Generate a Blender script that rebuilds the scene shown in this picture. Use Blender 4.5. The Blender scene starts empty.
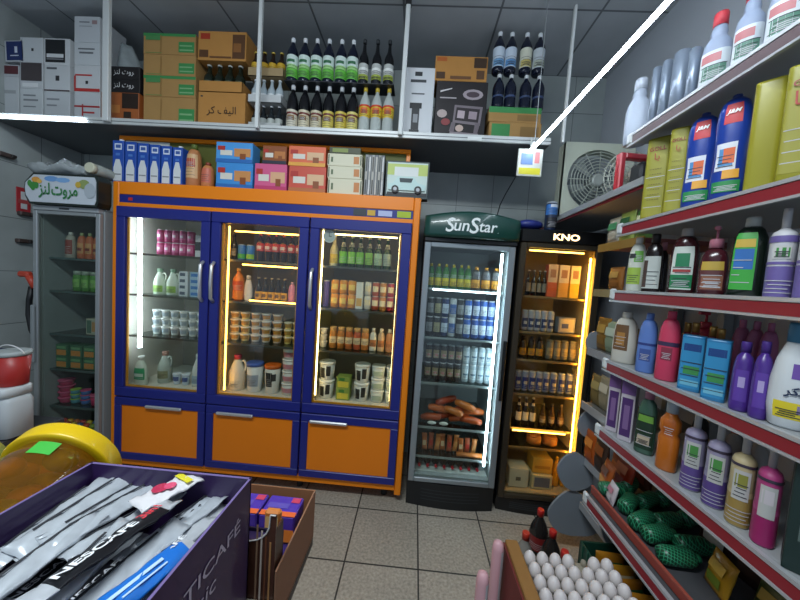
import bpy, math, random
from mathutils import Matrix, Vector
random.seed(7)
SC = bpy.context.scene
COL = SC.collection

# ------------------------------------------------------------------ camera
FPX = 310.42
CAM = (0.0, 0.0, 1.54)
def _rot(p, r, y):
    Ry = Matrix(((math.cos(y), -math.sin(y), 0), (math.sin(y), math.cos(y), 0), (0, 0, 1)))
    Rp = Matrix(((1, 0, 0), (0, math.cos(p), -math.sin(p)), (0, math.sin(p), math.cos(p))))
    Rr = Matrix(((math.cos(r), 0, math.sin(r)), (0, 1, 0), (-math.sin(r), 0, math.cos(r))))
    return Ry @ Rp @ Rr
RM = _rot(-0.0632, -0.0684, 0.0455)
cd = bpy.data.cameras.new('camera'); cam = bpy.data.objects.new('camera', cd); COL.objects.link(cam)
cd.sensor_width = 36; cd.lens = 36 * FPX / 800; cd.clip_start = 0.02
_r, _f, _u = RM.col[0], RM.col[1], RM.col[2]
cam.matrix_world = Matrix(((_r[0], _u[0], -_f[0], CAM[0]), (_r[1], _u[1], -_f[1], CAM[1]), (_r[2], _u[2], -_f[2], CAM[2]), (0, 0, 0, 1)))
SC.camera = cam

# ------------------------------------------------------------------ world, added fill light, exposure
w = bpy.data.worlds.new('world'); SC.world = w; w.use_nodes = True
bg = w.node_tree.nodes['Background']; bg.inputs[0].default_value = (0.62, 0.78, 1.0, 1); bg.inputs[1].default_value = 0.7
SC.view_settings.view_transform = 'Standard'; SC.view_settings.look = 'None'
SC.view_settings.gamma = 1; SC.view_settings.use_curve_mapping = False
SC.view_settings.exposure = 0.0
SC.cycles.transparent_max_bounces = 24
def area(name, loc, rot, sx, sy, power, col):
    l = bpy.data.lights.new(name, 'AREA'); l.shape = 'RECTANGLE'; l.size = sx; l.size_y = sy; l.energy = power; l.color = col
    o = bpy.data.objects.new(name, l); o.location = loc; o.rotation_euler = rot; COL.objects.link(o); return o
area('added_fill_light', (-0.6, 0.0, 3.25), (math.radians(12), 0, 0), 1.2, 0.3, 62, (0.86, 0.95, 1.0))  # unseen area light added overhead to brighten the room, no fitting modelled

# ------------------------------------------------------------------ helpers
def P(px, py, X=None, Y=None, Z=None):
    "point of the shop seen at a pixel, on the plane X=, Y= or Z="
    d = RM @ Vector(((px - 400) / FPX, 1, -(py - 300) / FPX))
    if X is not None: t = (X - CAM[0]) / d[0]
    elif Y is not None: t = (Y - CAM[1]) / d[1]
    else: t = (Z - CAM[2]) / d[2]
    return Vector(CAM) + d * t
def lin(c):
    c /= 255.0
    return c / 12.92 if c <= 0.04045 else ((c + 0.055) / 1.055) ** 2.4
def rgb(h): return tuple(lin(int(h[i:i+2], 16)) for i in (0, 2, 4)) + (1,)
_M = {}
def mat(h, rough=0.5, metal=0.0, emit=0.0, alpha=None, tr=0.0, noise=0.0, scale=30.0, coat=0.0):
    k = (h, rough, metal, emit, tr, noise, scale, coat)
    if k in _M: return _M[k]
    m = bpy.data.materials.new('surface_' + h); m.use_nodes = True
    nt = m.node_tree; b = nt.nodes['Principled BSDF']
    b.inputs['Base Color'].default_value = rgb(h); b.inputs['Roughness'].default_value = rough
    b.inputs['Metallic'].default_value = metal; b.inputs['Transmission Weight'].default_value = tr
    b.inputs['Coat Weight'].default_value = coat
    if emit: b.inputs['Emission Color'].default_value = rgb(h); b.inputs['Emission Strength'].default_value = emit
    if noise:
        tc = nt.nodes.new('ShaderNodeTexCoord'); n = nt.nodes.new('ShaderNodeTexNoise'); n.inputs['Scale'].default_value = scale
        n.inputs['Detail'].default_value = 6
        mr = nt.nodes.new('ShaderNodeMapRange'); mr.inputs[3].default_value = 1 - noise; mr.inputs[4].default_value = 1 + noise
        mx = nt.nodes.new('ShaderNodeVectorMath'); mx.operation = 'SCALE'; mx.inputs[0].default_value = rgb(h)[:3]
        nt.links.new(tc.outputs['Object'], n.inputs['Vector']); nt.links.new(n.outputs['Fac'], mr.inputs[0])
        nt.links.new(mr.outputs[0], mx.inputs['Scale']); nt.links.new(mx.outputs[0], b.inputs['Base Color'])
    _M[k] = m; return m
def glass(h='ffffff', refl=0.10, rough=0.02):
    k = ('g', h, refl, rough)
    if k in _M: return _M[k]
    m = bpy.data.materials.new('clear_pane_' + h); m.use_nodes = True; nt = m.node_tree; nt.nodes.clear()
    o = nt.nodes.new('ShaderNodeOutputMaterial'); mx = nt.nodes.new('ShaderNodeMixShader')
    t = nt.nodes.new('ShaderNodeBsdfTransparent'); t.inputs[0].default_value = rgb(h)
    g = nt.nodes.new('ShaderNodeBsdfGlossy'); g.inputs['Roughness'].default_value = rough
    lw = nt.nodes.new('ShaderNodeLayerWeight'); lw.inputs[0].default_value = 0.5
    pw = nt.nodes.new('ShaderNodeMath'); pw.operation = 'POWER'; pw.inputs[1].default_value = 5.0
    ma = nt.nodes.new('ShaderNodeMath'); ma.operation = 'MULTIPLY_ADD'; ma.inputs[1].default_value = 0.9; ma.inputs[2].default_value = refl*.6
    nt.links.new(lw.outputs['Facing'], pw.inputs[0]); nt.links.new(pw.outputs[0], ma.inputs[0]); nt.links.new(ma.outputs[0], mx.inputs[0])
    nt.links.new(t.outputs[0], mx.inputs[1]); nt.links.new(g.outputs[0], mx.inputs[2]); nt.links.new(mx.outputs[0], o.inputs[0])
    _M[k] = m; return m
def as_mat(c, **k): return mat(c, **k) if isinstance(c, str) else c
def emis(h, s):
    return mat(h, 0.6, 0, s)

class MB:
    def __init__(s): s.v = []; s.f = []; s.m = []; s.sm = []; s.mats = []
    def mi(s, c):
        m = as_mat(c)
        if m not in s.mats: s.mats.append(m)
        return s.mats.index(m)
    def face(s, pts, c, sm=False):
        n = len(s.v); s.v += [tuple(p) for p in pts]; s.f.append(tuple(range(n, n + len(pts)))); s.m.append(s.mi(c)); s.sm.append(sm)
    def box(s, x0, x1, y0, y1, z0, z1, c, ch=0.0):
        cx, cy, cz = (x0+x1)/2, (y0+y1)/2, (z0+z1)/2; h = (abs(x1-x0)/2, abs(y1-y0)/2, abs(z1-z0)/2)
        ch = min(ch, min(h) * 0.9); mi = s.mi(c)
        if ch <= 0:
            n = len(s.v)
            s.v += [(x, y, z) for x in (x0, x1) for y in (y0, y1) for z in (z0, z1)]
            for q in ((0,1,3,2), (4,6,7,5), (0,4,5,1), (2,3,7,6), (0,2,6,4), (1,5,7,3)):
                s.f.append(tuple(n+i for i in q)); s.m.append(mi); s.sm.append(False)
            return s
        idx = {}; n = len(s.v)
        for sx in (-1, 1):
            for sy in (-1, 1):
                for sz in (-1, 1):
                    for a in range(3):
                        p = [sx*h[0], sy*h[1], sz*h[2]]; sg = (sx, sy, sz)
                        for b in range(3):
                            if b != a: p[b] -= sg[b]*ch
                        idx[(sx, sy, sz, a)] = len(s.v); s.v.append((cx+p[0], cy+p[1], cz+p[2]))
        def add(q):
            pts = [Vector(s.v[i]) for i in q]; nrm = (pts[1]-pts[0]).cross(pts[2]-pts[0])
            ctr = sum(pts, Vector())/len(pts) - Vector((cx, cy, cz))
            if nrm.dot(ctr) < 0: q = q[::-1]
            s.f.append(tuple(q)); s.m.append(mi); s.sm.append(False)
        for a in range(3):
            b, d = [i for i in range(3) if i != a]
            for sa in (-1, 1):
                q = []
                for (sb, sd) in ((-1,-1), (1,-1), (1,1), (-1,1)):
                    g = [0,0,0]; g[a]=sa; g[b]=sb; g[d]=sd; q.append(idx[(*g, a)])
                add(q)
            for sb in (-1, 1):
                for sd in (-1, 1):
                    q = []
                    for sa in (-1, 1):
                        g = [0,0,0]; g[a]=sa; g[b]=sb; g[d]=sd
                        q += [idx[(*g, b)], idx[(*g, d)]] if sa < 0 else [idx[(*g, d)], idx[(*g, b)]]
                    add(q)
        for sx in (-1,1):
            for sy in (-1,1):
                for sz in (-1,1): add([idx[(sx,sy,sz,a)] for a in range(3)])
        return s
    def loft(s, rings, c, closed=True, cap=(True, True), sm=True):
        "rings: list of lists of points, same count"
        n = len(s.v); k = len(rings[0]); mi = s.mi(c)
        for r in rings: s.v += [tuple(p) for p in r]
        for i in range(len(rings)-1):
            for j in range(k if closed else k-1):
                a = n+i*k+j; b = n+i*k+(j+1) % k
                s.f.append((a, b, b+k, a+k)); s.m.append(mi); s.sm.append(sm)
        if cap[0]: s.f.append(tuple(n+j for j in range(k))[::-1]); s.m.append(mi); s.sm.append(False)
        if cap[1]: s.f.append(tuple(n+(len(rings)-1)*k+j for j in range(k))); s.m.append(mi); s.sm.append(False)
        return s
    def tube(s, pts, r, c, seg=8, cap=True):
        rings = []; pts = [Vector(p) for p in pts]; up = None
        for i, p in enumerate(pts):
            t = (pts[min(i+1, len(pts)-1)] - pts[max(i-1, 0)]).normalized()
            if up is None: up = t.orthogonal().normalized()
            up = (up - t*up.dot(t)).normalized(); q = t.cross(up)
            rr = r[i] if isinstance(r, (list, tuple)) else r
            rings.append([p + (up*math.cos(a) + q*math.sin(a))*rr for a in (2*math.pi*j/seg for j in range(seg))])
        return s.loft(rings, c, True, (cap, cap))
    def ball(s, cx, cy, cz, rx, ry, rz, c, seg=12, rg=8):
        rings = []
        for i in range(rg+1):
            t = math.pi*(0.02 + 0.96*i/rg)
            rings.append([(cx+rx*math.sin(t)*math.cos(a), cy+ry*math.sin(t)*math.sin(a), cz-rz*math.cos(t)) for a in (2*math.pi*j/seg for j in range(seg))])
        return s.loft(rings, c)
    def prism(s, poly, axis, t0, t1, c):
        def pt(a, b, t): return {'x': (t, a, b), 'y': (a, t, b), 'z': (a, b, t)}[axis]
        return s.loft([[pt(a, b, t0) for a, b in poly], [pt(a, b, t1) for a, b in poly]], c, sm=False)
    def mesh(s, name):
        me = bpy.data.meshes.new(name); me.from_pydata(s.v, [], s.f)
        for m in s.mats: me.materials.append(m)
        me.polygons.foreach_set('material_index', s.m); me.polygons.foreach_set('use_smooth', s.sm)
        me.update(); return me
    def build(s, name, parent=None, loc=None, rz=0, **t):
        o = bpy.data.objects.new(name, s.mesh(name)); COL.objects.link(o)
        if parent: o.parent = parent
        if loc is not None: o.location = loc
        o.rotation_euler = (0, 0, rz)
        if t: tag(o, **t)
        return o
BADL = []
def tag(o, label=None, cat=None, group=None, kind=None):
    if label:
        o['label'] = label
        if not 4 <= len(label.split()) <= 16 and o.parent is None: BADL.append(label)
    if cat: o['category'] = cat
    if group: o['group'] = group
    if kind: o['kind'] = kind
    return o
def empty(name, loc=(0,0,0), rz=0, **t):
    o = bpy.data.objects.new(name, None); COL.objects.link(o); o.location = loc; o.rotation_euler = (0,0,rz)
    o.empty_display_size = 0.05
    return tag(o, **t)

_T = {}
def text_verts(body, width=None, height=None, bold=0.0, shear=0.0, spacing=1.0):
    k = (body, width, height, bold, shear, spacing)
    if k in _T: return _T[k]
    c = bpy.data.curves.new('lettering', 'FONT'); c.body = body; c.resolution_u = 3; c.offset = bold; c.shear = shear; c.space_character = spacing
    o = bpy.data.objects.new('lettering', c); COL.objects.link(o)
    dg = bpy.context.evaluated_depsgraph_get(); dg.update()
    m = o.evaluated_get(dg).to_mesh()
    vs = [tuple(v.co) for v in m.vertices]; fs = [tuple(p.vertices) for p in m.polygons]
    o.evaluated_get(dg).to_mesh_clear(); bpy.data.objects.remove(o); bpy.data.curves.remove(c)
    if not vs: return [], []
    x0 = min(v[0] for v in vs); x1 = max(v[0] for v in vs); y0 = min(v[1] for v in vs); y1 = max(v[1] for v in vs)
    sx = sy = 1
    if width: sx = width/(x1-x0); sy = sx
    if height: sy = height/(y1-y0); sx = sx if width else sy
    vs = [((v[0]-(x0+x1)/2)*sx, (v[1]-(y0+y1)/2)*sy) for v in vs]
    _T[k] = (vs, fs); return _T[k]
def put_text(mb, body, c, fn, **k):
    "fn maps text x,y to a 3d point"
    vs, fs = text_verts(body, **k); n = len(mb.v); mi = mb.mi(c)
    mb.v += [tuple(fn(x, y)) for x, y in vs]
    for f in fs: mb.f.append(tuple(n+i for i in f)); mb.m.append(mi); mb.sm.append(False)

# ---------------------------------------------------------------- goods: outlines as (height, width) fractions
PR = {
 'pet':   ([(0,.62),(.008,.86),(.03,.98),(.06,1),(.28,.98),(.34,.93),(.38,.93),(.43,1),(.6,1),(.68,.9),(.76,.7),(.83,.44),(.87,.31),(.9,.3)], (.90,1,.36)),
 'wine':  ([(0,.88),(.012,1),(.5,1),(.58,.95),(.64,.8),(.7,.56),(.76,.4),(.84,.33),(.93,.3)], (.92,1,.37)),
 'beer':  ([(0,.88),(.015,1),(.5,1),(.58,.93),(.66,.68),(.74,.47),(.84,.38),(.95,.34)], (.95,1,.44)),
 'can':   ([(0,.8),(.02,.86),(.05,1),(.9,1),(.955,.86)], (.955,1,.88)),
 'jar':   ([(0,.86),(.02,1),(.7,1),(.78,.9),(.82,.82)], (.82,1,.9)),
 'tub':   ([(0,.8),(.02,.84),(.88,.99)], (.88,1,1.04)),
 'cup':   ([(0,.7),(.03,.74),(.86,.96)], (.86,1,1.06)),
 'milk':  ([(0,.9),(.015,1),(.45,1),(.58,.92),(.72,.66),(.84,.42),(.88,.38)], (.88,1,.46)),
 'shampoo': ([(0,.86),(.02,.97),(.1,1),(.5,.98),(.68,.9),(.78,.74),(.83,.45),(.85,.4)], (.85,1,.5)),
 'oval':  ([(0,.9),(.02,1),(.35,1),(.6,.97),(.75,.88),(.84,.68),(.88,.5)], (.88,1,.42)),
 'toilet': ([(0,.84),(.02,.96),(.2,1),(.45,.92),(.6,.97),(.74,1),(.84,.96),(.92,.8),(.96,.5)], (.96,1,.3)),
 'flagon': ([(0,.86),(.02,.98),(.15,1),(.5,.98),(.62,.88),(.68,.62),(.72,.5),(.76,.56),(.8,.5),(.84,.46)], (.84,1,.5)),
 'baby':  ([(0,.7),(.02,.86),(.2,1),(.45,.98),(.65,.8),(.78,.55),(.82,.45)], (.82,1,.5)),
 'brick': ([(0,.99),(.004,1),(.97,1),(.995,.99)], None),
 'roll':  ([(0,.9),(.01,1),(.985,1),(1,.9)], None),
 'hot':   ([(0,.85),(.02,1),(.62,1),(.72,.8),(.78,.5)], (.78,1,.62)),
 'cond':  ([(0,.92),(.015,1),(.66,1),(.70,.97),(.735,.86),(.76,.55),(.78,.36)], (.78,1,.34)),
 'nut':   ([(0,.9),(.02,1),(.48,1),(.54,.8),(.6,1),(.72,.98),(.8,.6),(.84,.5)], (.84,1,.55)),
}
def prof_at(pr, t):
    for (a, p), (b, q) in zip(pr, pr[1:]):
        if a <= t <= b: return p + (q-p)*(t-a)/max(b-a, 1e-6)
    return pr[-1][1] if t > pr[-1][0] else pr[0][1]
def sup(a, w, d, n):
    c, s_ = math.cos(a), math.sin(a)
    return (w/2*math.copysign(abs(c)**(2/n), c), d/2*math.copysign(abs(s_)**(2/n), s_))
_B = {}
def bottle(kind, w, h, body, cap='ffffff', d=None, n=2.0, patches=(), text=(), dome=None, extra=None, seg=18, capn=None, liquid=None):
    """template: root mesh + named part meshes. patches: (t0,t1,a0,a1,colour) a in degrees, 0 = front.  text: (body,t,width,colour[,kwargs])"""
    w = round(w, 3); h = round(h, 3); d = round(d or w, 3)
    key = repr((kind, w, h, str(body), str(cap), d, n, [tuple(map(str, p)) for p in patches], [tuple(map(str, p)) for p in text], extra, seg))
    if key in _B: return _B[key]
    pr, cp = PR[kind]
    mb = MB()
    rings = []
    dd = lambda s_: min(d, d*s_*1.0 if s_ > .7 else max(d*s_, w*s_*0.9) if d >= w*.9 else min(d*.95, w*s_))
    for t, s_ in pr:
        nn = n if s_ > .6 else 2.0
        rings.append([(x, y, t*h) for x, y in (sup(2*math.pi*j/seg, w*s_, dd(s_), nn) for j in range(seg))])
    mb.loft(rings, body)
    parts = []
    if w >= .045 and h > .12:
        ext = []
        for (t0, t1, a0, a1, c) in patches:
            if (t1-t0)*h > .03 and a1-a0 >= 50 and isinstance(c, str):
                lum = sum(int(c[q:q+2], 16) for q in (0, 2, 4))/3; lc = '34343c' if lum > 120 else 'b8b8bc'
                for q in range(4):
                    tc = t0+(t1-t0)*(.12+.13*q); aa = a0+(a1-a0)*(.14+.07*(q*7 % 3)); ab = a1-(a1-a0)*(.14+.08*(q*5 % 3))
                    ext.append((tc, tc+.0022/h, aa, ab, lc))
        patches = tuple(patches) + tuple(ext)
    if patches or text:
        lb = MB()
        for i, (t0, t1, a0, a1, c) in enumerate(patches):
            off = 0.0006 + 0.0003*min(i, 6)
            ts = sorted({t0, t1} | {t for t, _ in pr if t0 < t < t1}); na = max(3, int((a1-a0)/15)+1)
            rr = []
            for t in ts:
                s_ = prof_at(pr, t)
                rr.append([(x, y, t*h) for x, y in (sup(math.radians(-90+a0+(a1-a0)*j/(na-1)), w*s_+2*off, dd(s_)+2*off, n if s_ > .6 else 2) for j in range(na))])
            lb.loft(rr, c, False, (False, False))
        for tx in text:
            body_, t, tw, c = tx[:4]; kw = tx[4] if len(tx) > 4 else {}
            def fn(x, z, t=t):
                tt = t + z/h; s_ = prof_at(pr, tt); W_ = w*s_; D_ = dd(s_); q = min(.98, abs(2*x/W_))
                return (x, -(D_/2)*(1-q**n)**(1/n) - 0.0035, tt*h)
            put_text(lb, body_, c, fn, width=tw, **kw)
        parts.append(('label', lb.mesh('label')))
    if cp:
        t0, t1, cw = cp; cb = MB(); cw_ = min(cw*w, w*1.06)
        cd_ = cw_ if d >= w*.9 or cw < .7 else d*1.04
        nn = capn or (n if cw > .7 else 2.0)
        z0, z1 = t0*h - .001, t1*h
        prc = [(z0, 1), (z0+(z1-z0)*.85, 1), (z1, .9)] if dome is None else [(z0, 1), (z0+(z1-z0)*.5, .95), (z0+(z1-z0)*.8, .75), (z1, .35)]
        cb.loft([[(x, y, z) for x, y in (sup(2*math.pi*j/14, cw_*q, cd_*q, nn) for j in range(14))] for z, q in prc], cap)
        if extra == 'pump':
            cb.tube([(0,0,z1-.002), (0,0,z1+.028)], w*.05, cap); cb.box(-w*.1, w*.1, -w*.34, w*.12, z1+.026, z1+.038, cap, .003)
        if extra == 'trigger':
            cb.tube([(0,0,z1), (0,0,z1+.03)], w*.14, cap); cb.box(-w*.1, w*.1, -w*.35, w*.3, z1+.025, z1+.05, cap, .005)
            cb.tube([(0,-w*.2,z1+.028), (0,-w*.3,z1-.01)], w*.05, cap)
        parts.append(('pump_cap' if extra == 'pump' else 'lid' if kind in ('tub','cup','can','jar') else 'cap', cb.mesh('cap')))
    if extra == 'handle':
        hb = MB(); r = w*.07
        hb.tube([(w*.2, 0, h*.8), (w*.45, 0, h*.84), (w*.56, 0, h*.74), (w*.54, 0, h*.6), (w*.44, 0, h*.52)], r, body)
        parts.append(('handle', hb.mesh('handle')))
    if extra == 'bail':
        hb = MB(); hb.tube([(w*.52*math.cos(a), -w*.1*math.sin(a)-.0, h*.9+w*.35*math.sin(a)) for a in [math.pi*i/10 for i in range(11)]], .003, 'd0d0d0')
        parts.append(('handle', hb.mesh('handle')))
    _B[key] = (mb.mesh(kind), parts); return _B[key]
def carton(w, d, h, base, patches=(), text=(), ch=0.002, lid=None):
    """patches: (face,u0,v0,u1,v1,colour) fractions on face f(ront) r(ight) l(eft) t(op)"""
    key = repr(('carton', round(w,3), round(d,3), round(h,3), str(base), [tuple(map(str, p)) for p in patches], [tuple(map(str, p)) for p in text]))
    if key in _B: return _B[key]
    mb = MB(); mb.box(-w/2, w/2, -d/2, d/2, 0, h, base, ch)
    for i, pt_ in enumerate(patches):
        o = .0006 + .0004*min(i, 8)
        if pt_[0] == 'p':
            mb.face([(-w/2+w*u, -d/2-o, h*v) for u, v in pt_[1]], pt_[2]); continue
        f, u0, v0, u1, v1, c = pt_
        if f == 'f': q = [(-w/2+w*u, -d/2-o, h*v) for u, v in ((u0,v0),(u1,v0),(u1,v1),(u0,v1))]
        if f == 'r': q = [(w/2+o, -d/2+d*u, h*v) for u, v in ((u0,v0),(u1,v0),(u1,v1),(u0,v1))]
        if f == 'l': q = [(-w/2-o, d/2-d*u, h*v) for u, v in ((u0,v0),(u1,v0),(u1,v1),(u0,v1))]
        if f == 't': q = [(-w/2+w*u, -d/2+d*v, h+o) for u, v in ((u0,v0),(u1,v0),(u1,v1),(u0,v1))]
        mb.face(q, c)
    for tx in text:
        b, u, v, tw, c = tx[:5]; kw = tx[5] if len(tx) > 5 else {}
        put_text(mb, b, c, lambda x, y, u=u, v=v: (-w/2+w*u+x, -d/2-.0035, h*v+y), width=w*tw, **kw)
    _B[key] = (mb.mesh('carton'), []); return _B[key]
def spawn(name, tp, loc, rz=0.0, label=None, cat=None, group=None, rx=0.0, ry=0.0):
    me, parts = tp
    o = bpy.data.objects.new(name, me); COL.objects.link(o); o.location = loc; o.rotation_euler = (rx, ry, rz)
    for nm, pm in parts:
        c = bpy.data.objects.new(nm, pm); COL.objects.link(c); c.parent = o
    return tag(o, label, cat, group)
ORD = ['second', 'third', 'fourth', 'fifth', 'sixth', 'seventh', 'eighth', 'ninth', 'tenth']
def ordinal(i, n):
    if n == 1: return ''
    if i == 0: return 'leftmost'
    if i == n-1: return 'rightmost'
    if n == 3: return 'middle'
    return ORD[i-1] + ' from left'
TIER = {1: [''], 2: ['lower layer', 'upper layer'], 3: ['bottom layer', 'middle layer', 'top layer'], 4: ['bottom layer', 'second layer up', 'third layer up', 'top layer']}
def row(Y, z, py, xs, wpx, hpx, name, mk, desc, where, cat, group=None, tiers=1, dz=1.0, jit=0.0, maxh=None, gap=1.0):
    """things side by side across the shop: xs = where each stands, mk(w,h) -> template"""
    XS = [P(x, py, Y=Y).x for x in xs]
    k = Y/FPX*0.99; wm = wpx*k
    if len(XS) > 1: wm = min(wm, min(b-a for a, b in zip(XS, XS[1:]))*.985)
    hm = hpx*k
    if maxh: hm = min(hm, maxh)
    n = len(XS); out = []
    for t in range(tiers):
        for i, X in enumerate(XS):
            tp = mk(round(wm, 3), round(hm, 3)) if not isinstance(mk, list) else mk[i % len(mk)](round(wm, 3), round(hm, 3))
            bits = [b for b in (ordinal(i, n), TIER[tiers][t]) if b]
            ds = desc if isinstance(desc, str) else desc[i % len(desc)]
            lab = ds + (', ' + ', '.join(bits) if bits else '') + ', ' + where
            out.append(spawn(name, tp, (X + jit*random.uniform(-1,1), Y + jit*random.uniform(-1,1), z + .0006 + t*(hm*dz+.0008)), random.uniform(-.06,.06) if jit else 0, lab, cat, group if n*tiers > 1 else None))
    return out

# ================================================================== ROOM
XL, XR, YB, ZC, YF = -3.05, 1.44, 2.72, 3.3, -1.6
def tile_mat(name, c1, c2, grout, bw, bh, mortar, off, rough, speck, sscale, plane='z', coat=0.0, bump=0.0):
    m = bpy.data.materials.new(name); m.use_nodes = True; nt = m.node_tree; b = nt.nodes['Principled BSDF']
    g = nt.nodes.new('ShaderNodeNewGeometry'); sp = nt.nodes.new('ShaderNodeSeparateXYZ'); cb = nt.nodes.new('ShaderNodeCombineXYZ')
    nt.links.new(g.outputs['Position'], sp.inputs[0])
    ax = {'z': ('X', 'Y'), 'y': ('X', 'Z'), 'x': ('Y', 'Z')}[plane]
    nt.links.new(sp.outputs[ax[0]], cb.inputs[0]); nt.links.new(sp.outputs[ax[1]], cb.inputs[1])
    mp = nt.nodes.new('ShaderNodeMapping'); mp.inputs['Location'].default_value = (off[0], off[1], 0)
    nt.links.new(cb.outputs[0], mp.inputs[0])
    br = nt.nodes.new('ShaderNodeTexBrick'); br.offset = 0; br.inputs['Scale'].default_value = 1; br.inputs['Brick Width'].default_value = bw
    br.inputs['Row Height'].default_value = bh; br.inputs['Mortar Size'].default_value = mortar; br.inputs['Mortar Smooth'].default_value = .3
    br.inputs['Color1'].default_value = rgb(c1); br.inputs['Color2'].default_value = rgb(c2); br.inputs['Mortar'].default_value = rgb(grout)
    nt.links.new(mp.outputs[0], br.inputs['Vector'])
    n = nt.nodes.new('ShaderNodeTexNoise'); n.inputs['Scale'].default_value = sscale; n.inputs['Detail'].default_value = 8
    nt.links.new(g.outputs['Position'], n.inputs['Vector'])
    n2 = nt.nodes.new('ShaderNodeTexNoise'); n2.inputs['Scale'].default_value = 3; nt.links.new(g.outputs['Position'], n2.inputs['Vector'])
    mr = nt.nodes.new('ShaderNodeMapRange'); mr.inputs[1].default_value = .3; mr.inputs[2].default_value = .7; mr.inputs[3].default_value = 1-speck; mr.inputs[4].default_value = 1+speck
    nt.links.new(n.outputs['Fac'], mr.inputs[0])
    ml = nt.nodes.new('ShaderNodeMath'); ml.operation = 'MULTIPLY_ADD'; ml.inputs[1].default_value = .3; ml.inputs[2].default_value = .85; nt.links.new(n2.outputs['Fac'], ml.inputs[0])
    mm = nt.nodes.new('ShaderNodeMath'); mm.operation = 'MULTIPLY'; nt.links.new(mr.outputs[0], mm.inputs[0]); nt.links.new(ml.outputs[0], mm.inputs[1])
    vm = nt.nodes.new('ShaderNodeVectorMath'); vm.operation = 'SCALE'; nt.links.new(br.outputs['Color'], vm.inputs[0]); nt.links.new(mm.outputs[0], vm.inputs['Scale'])
    nt.links.new(vm.outputs[0], b.inputs['Base Color']); b.inputs['Roughness'].default_value = rough; b.inputs['Coat Weight'].default_value = coat
    bp = nt.nodes.new('ShaderNodeBump'); bp.inputs['Strength'].default_value = .3; bp.inputs['Distance'].default_value = .002; bp.invert = True
    nt.links.new(br.outputs['Fac'], bp.inputs['Height']); nt.links.new(bp.outputs[0], b.inputs['Normal'])
    return m
floor_m = tile_mat('floor_tiles', '989184', 'a39b8e', '2b2a28', .4, .4, .005, (.276+.4, -1.98+.4*4, 0), .5, .28, 70)
wall_m = tile_mat('grey_wall_tiles', 'a9b0ae', 'a3aaa9', '6d7372', .3, .4, .003, (0, 0.19, 0), .3, .05, 6, 'x')
wallb_m = tile_mat('grey_back_tiles', 'a0a8a6', '9aa2a1', '6d7372', .3, .4, .003, (0, 0.19, 0), .3, .05, 6, 'y')
wallr_m = mat('b4bac2', .7, noise=.06, scale=3)
ceil_m = tile_mat('ceiling_panels', 'b0b5b9', 'abb0b4', '6a6e72', .62, .62, .008, (.82, -2.1, 0), .6, .04, 5)
MB().box(XL-.1, XR+.1, YF, YB+.1, -.1, 0, floor_m).build('floor', kind='structure')
MB().box(XL-.1, XR+.1, YF, YB+.1, ZC, ZC+.1, ceil_m).build('ceiling', kind='structure')
MB().box(XL-.1, XL, YF, YB+.1, 0, ZC, wall_m).build('wall_left', kind='structure')
MB().box(XL, XR, YB, YB+.1, 0, ZC, wallb_m).build('wall_back', kind='structure')
MB().box(XR, XR+.1, YF, YB+.1, 0, ZC, wallr_m).build('wall_right', kind='structure')

# ================================================================== LOFT SHELF over the coolers
LY, LZ = 2.10, 2.505      # front edge, top face
white_metal = mat('c9cdcc', .4, .1)
lo = empty('storage_loft', (0, LY, 0), label='long grey storage loft with white metal edge above the coolers', cat='shelf')
def pl(name, mbx, par, **t): o = mbx.build(name, par, **t); o.location = (-par.location.x, -par.location.y, -par.location.z); return o
pl('shelf_board', MB().box(XL+.002, .80, LY+.004, YB-.002, LZ-.03, LZ, mat('5c6266', .6, noise=.08, scale=4)), lo)
e = MB(); e.box(XL+.002, .80, LY-.012, LY+.003, LZ-.035, LZ+.006, white_metal, .002); e.box(XL+.002, .8, LY-.014, LY-.011, LZ-.018, LZ-.014, '6b7072')
pl('edge_rail', e, lo)
pl('price_tag_strip', MB().box(.27, .36, LY-.018, LY-.0145, LZ-.034, LZ-.01, 'dfe2e0'), lo)
for (px, wd) in ((107, .022), (259, .012), (404, .014), (569, .008)):
    X = P(px, 75, Y=LY-.03).x
    p = MB(); p.box(X-wd, X+wd, LY-.045, LY-.018, LZ-.03, ZC-.002, 'd5d9d8', .004)
    if wd > .013: p.box(X-wd-.004, X+wd+.004, LY-.05, LY-.014, ZC-.03, ZC-.001, '1d1d1f')
    pl('hanger_post', p, lo)
lt = MB(); lt.box(XL+.01, P(88,119,Y=LY).x, LY-.028, LY-.016, LZ-.034, LZ-.014, emis('dfefff', 14), .003)
lt.build('led_strip_light', label='short white LED tube along the loft edge at far left', cat='light')

# ---- ceiling LED tube hanging above the right aisle
t0, t1 = Vector((.66, LY-.08, 2.40)), Vector((.69, -.25, 2.40))
lr = empty('led_tube_lamp', t1, label='bright white LED tube hanging diagonally above the right aisle', cat='light')
pl('light_tube', MB().tube([t0, t1], .0085, emis('e6f2ff', 30), 10), lr)
h = MB(); 
for a in (0.02, .52, .98):
    q = t0.lerp(t1, a); h.box(q.x-.015, q.x+.015, q.y-.012, q.y+.012, q.z+.008, q.z+.03, 'd8dcdc', .003)
pl('housing', h, lr)
for a in (0.02, .52, .98):
    q = t0.lerp(t1, a); pl('hanging_wire', MB().tube([(q.x, q.y, q.z+.03), (q.x, q.y, ZC-.002)], .0025, '9aa0a0', 5), lr)

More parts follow.
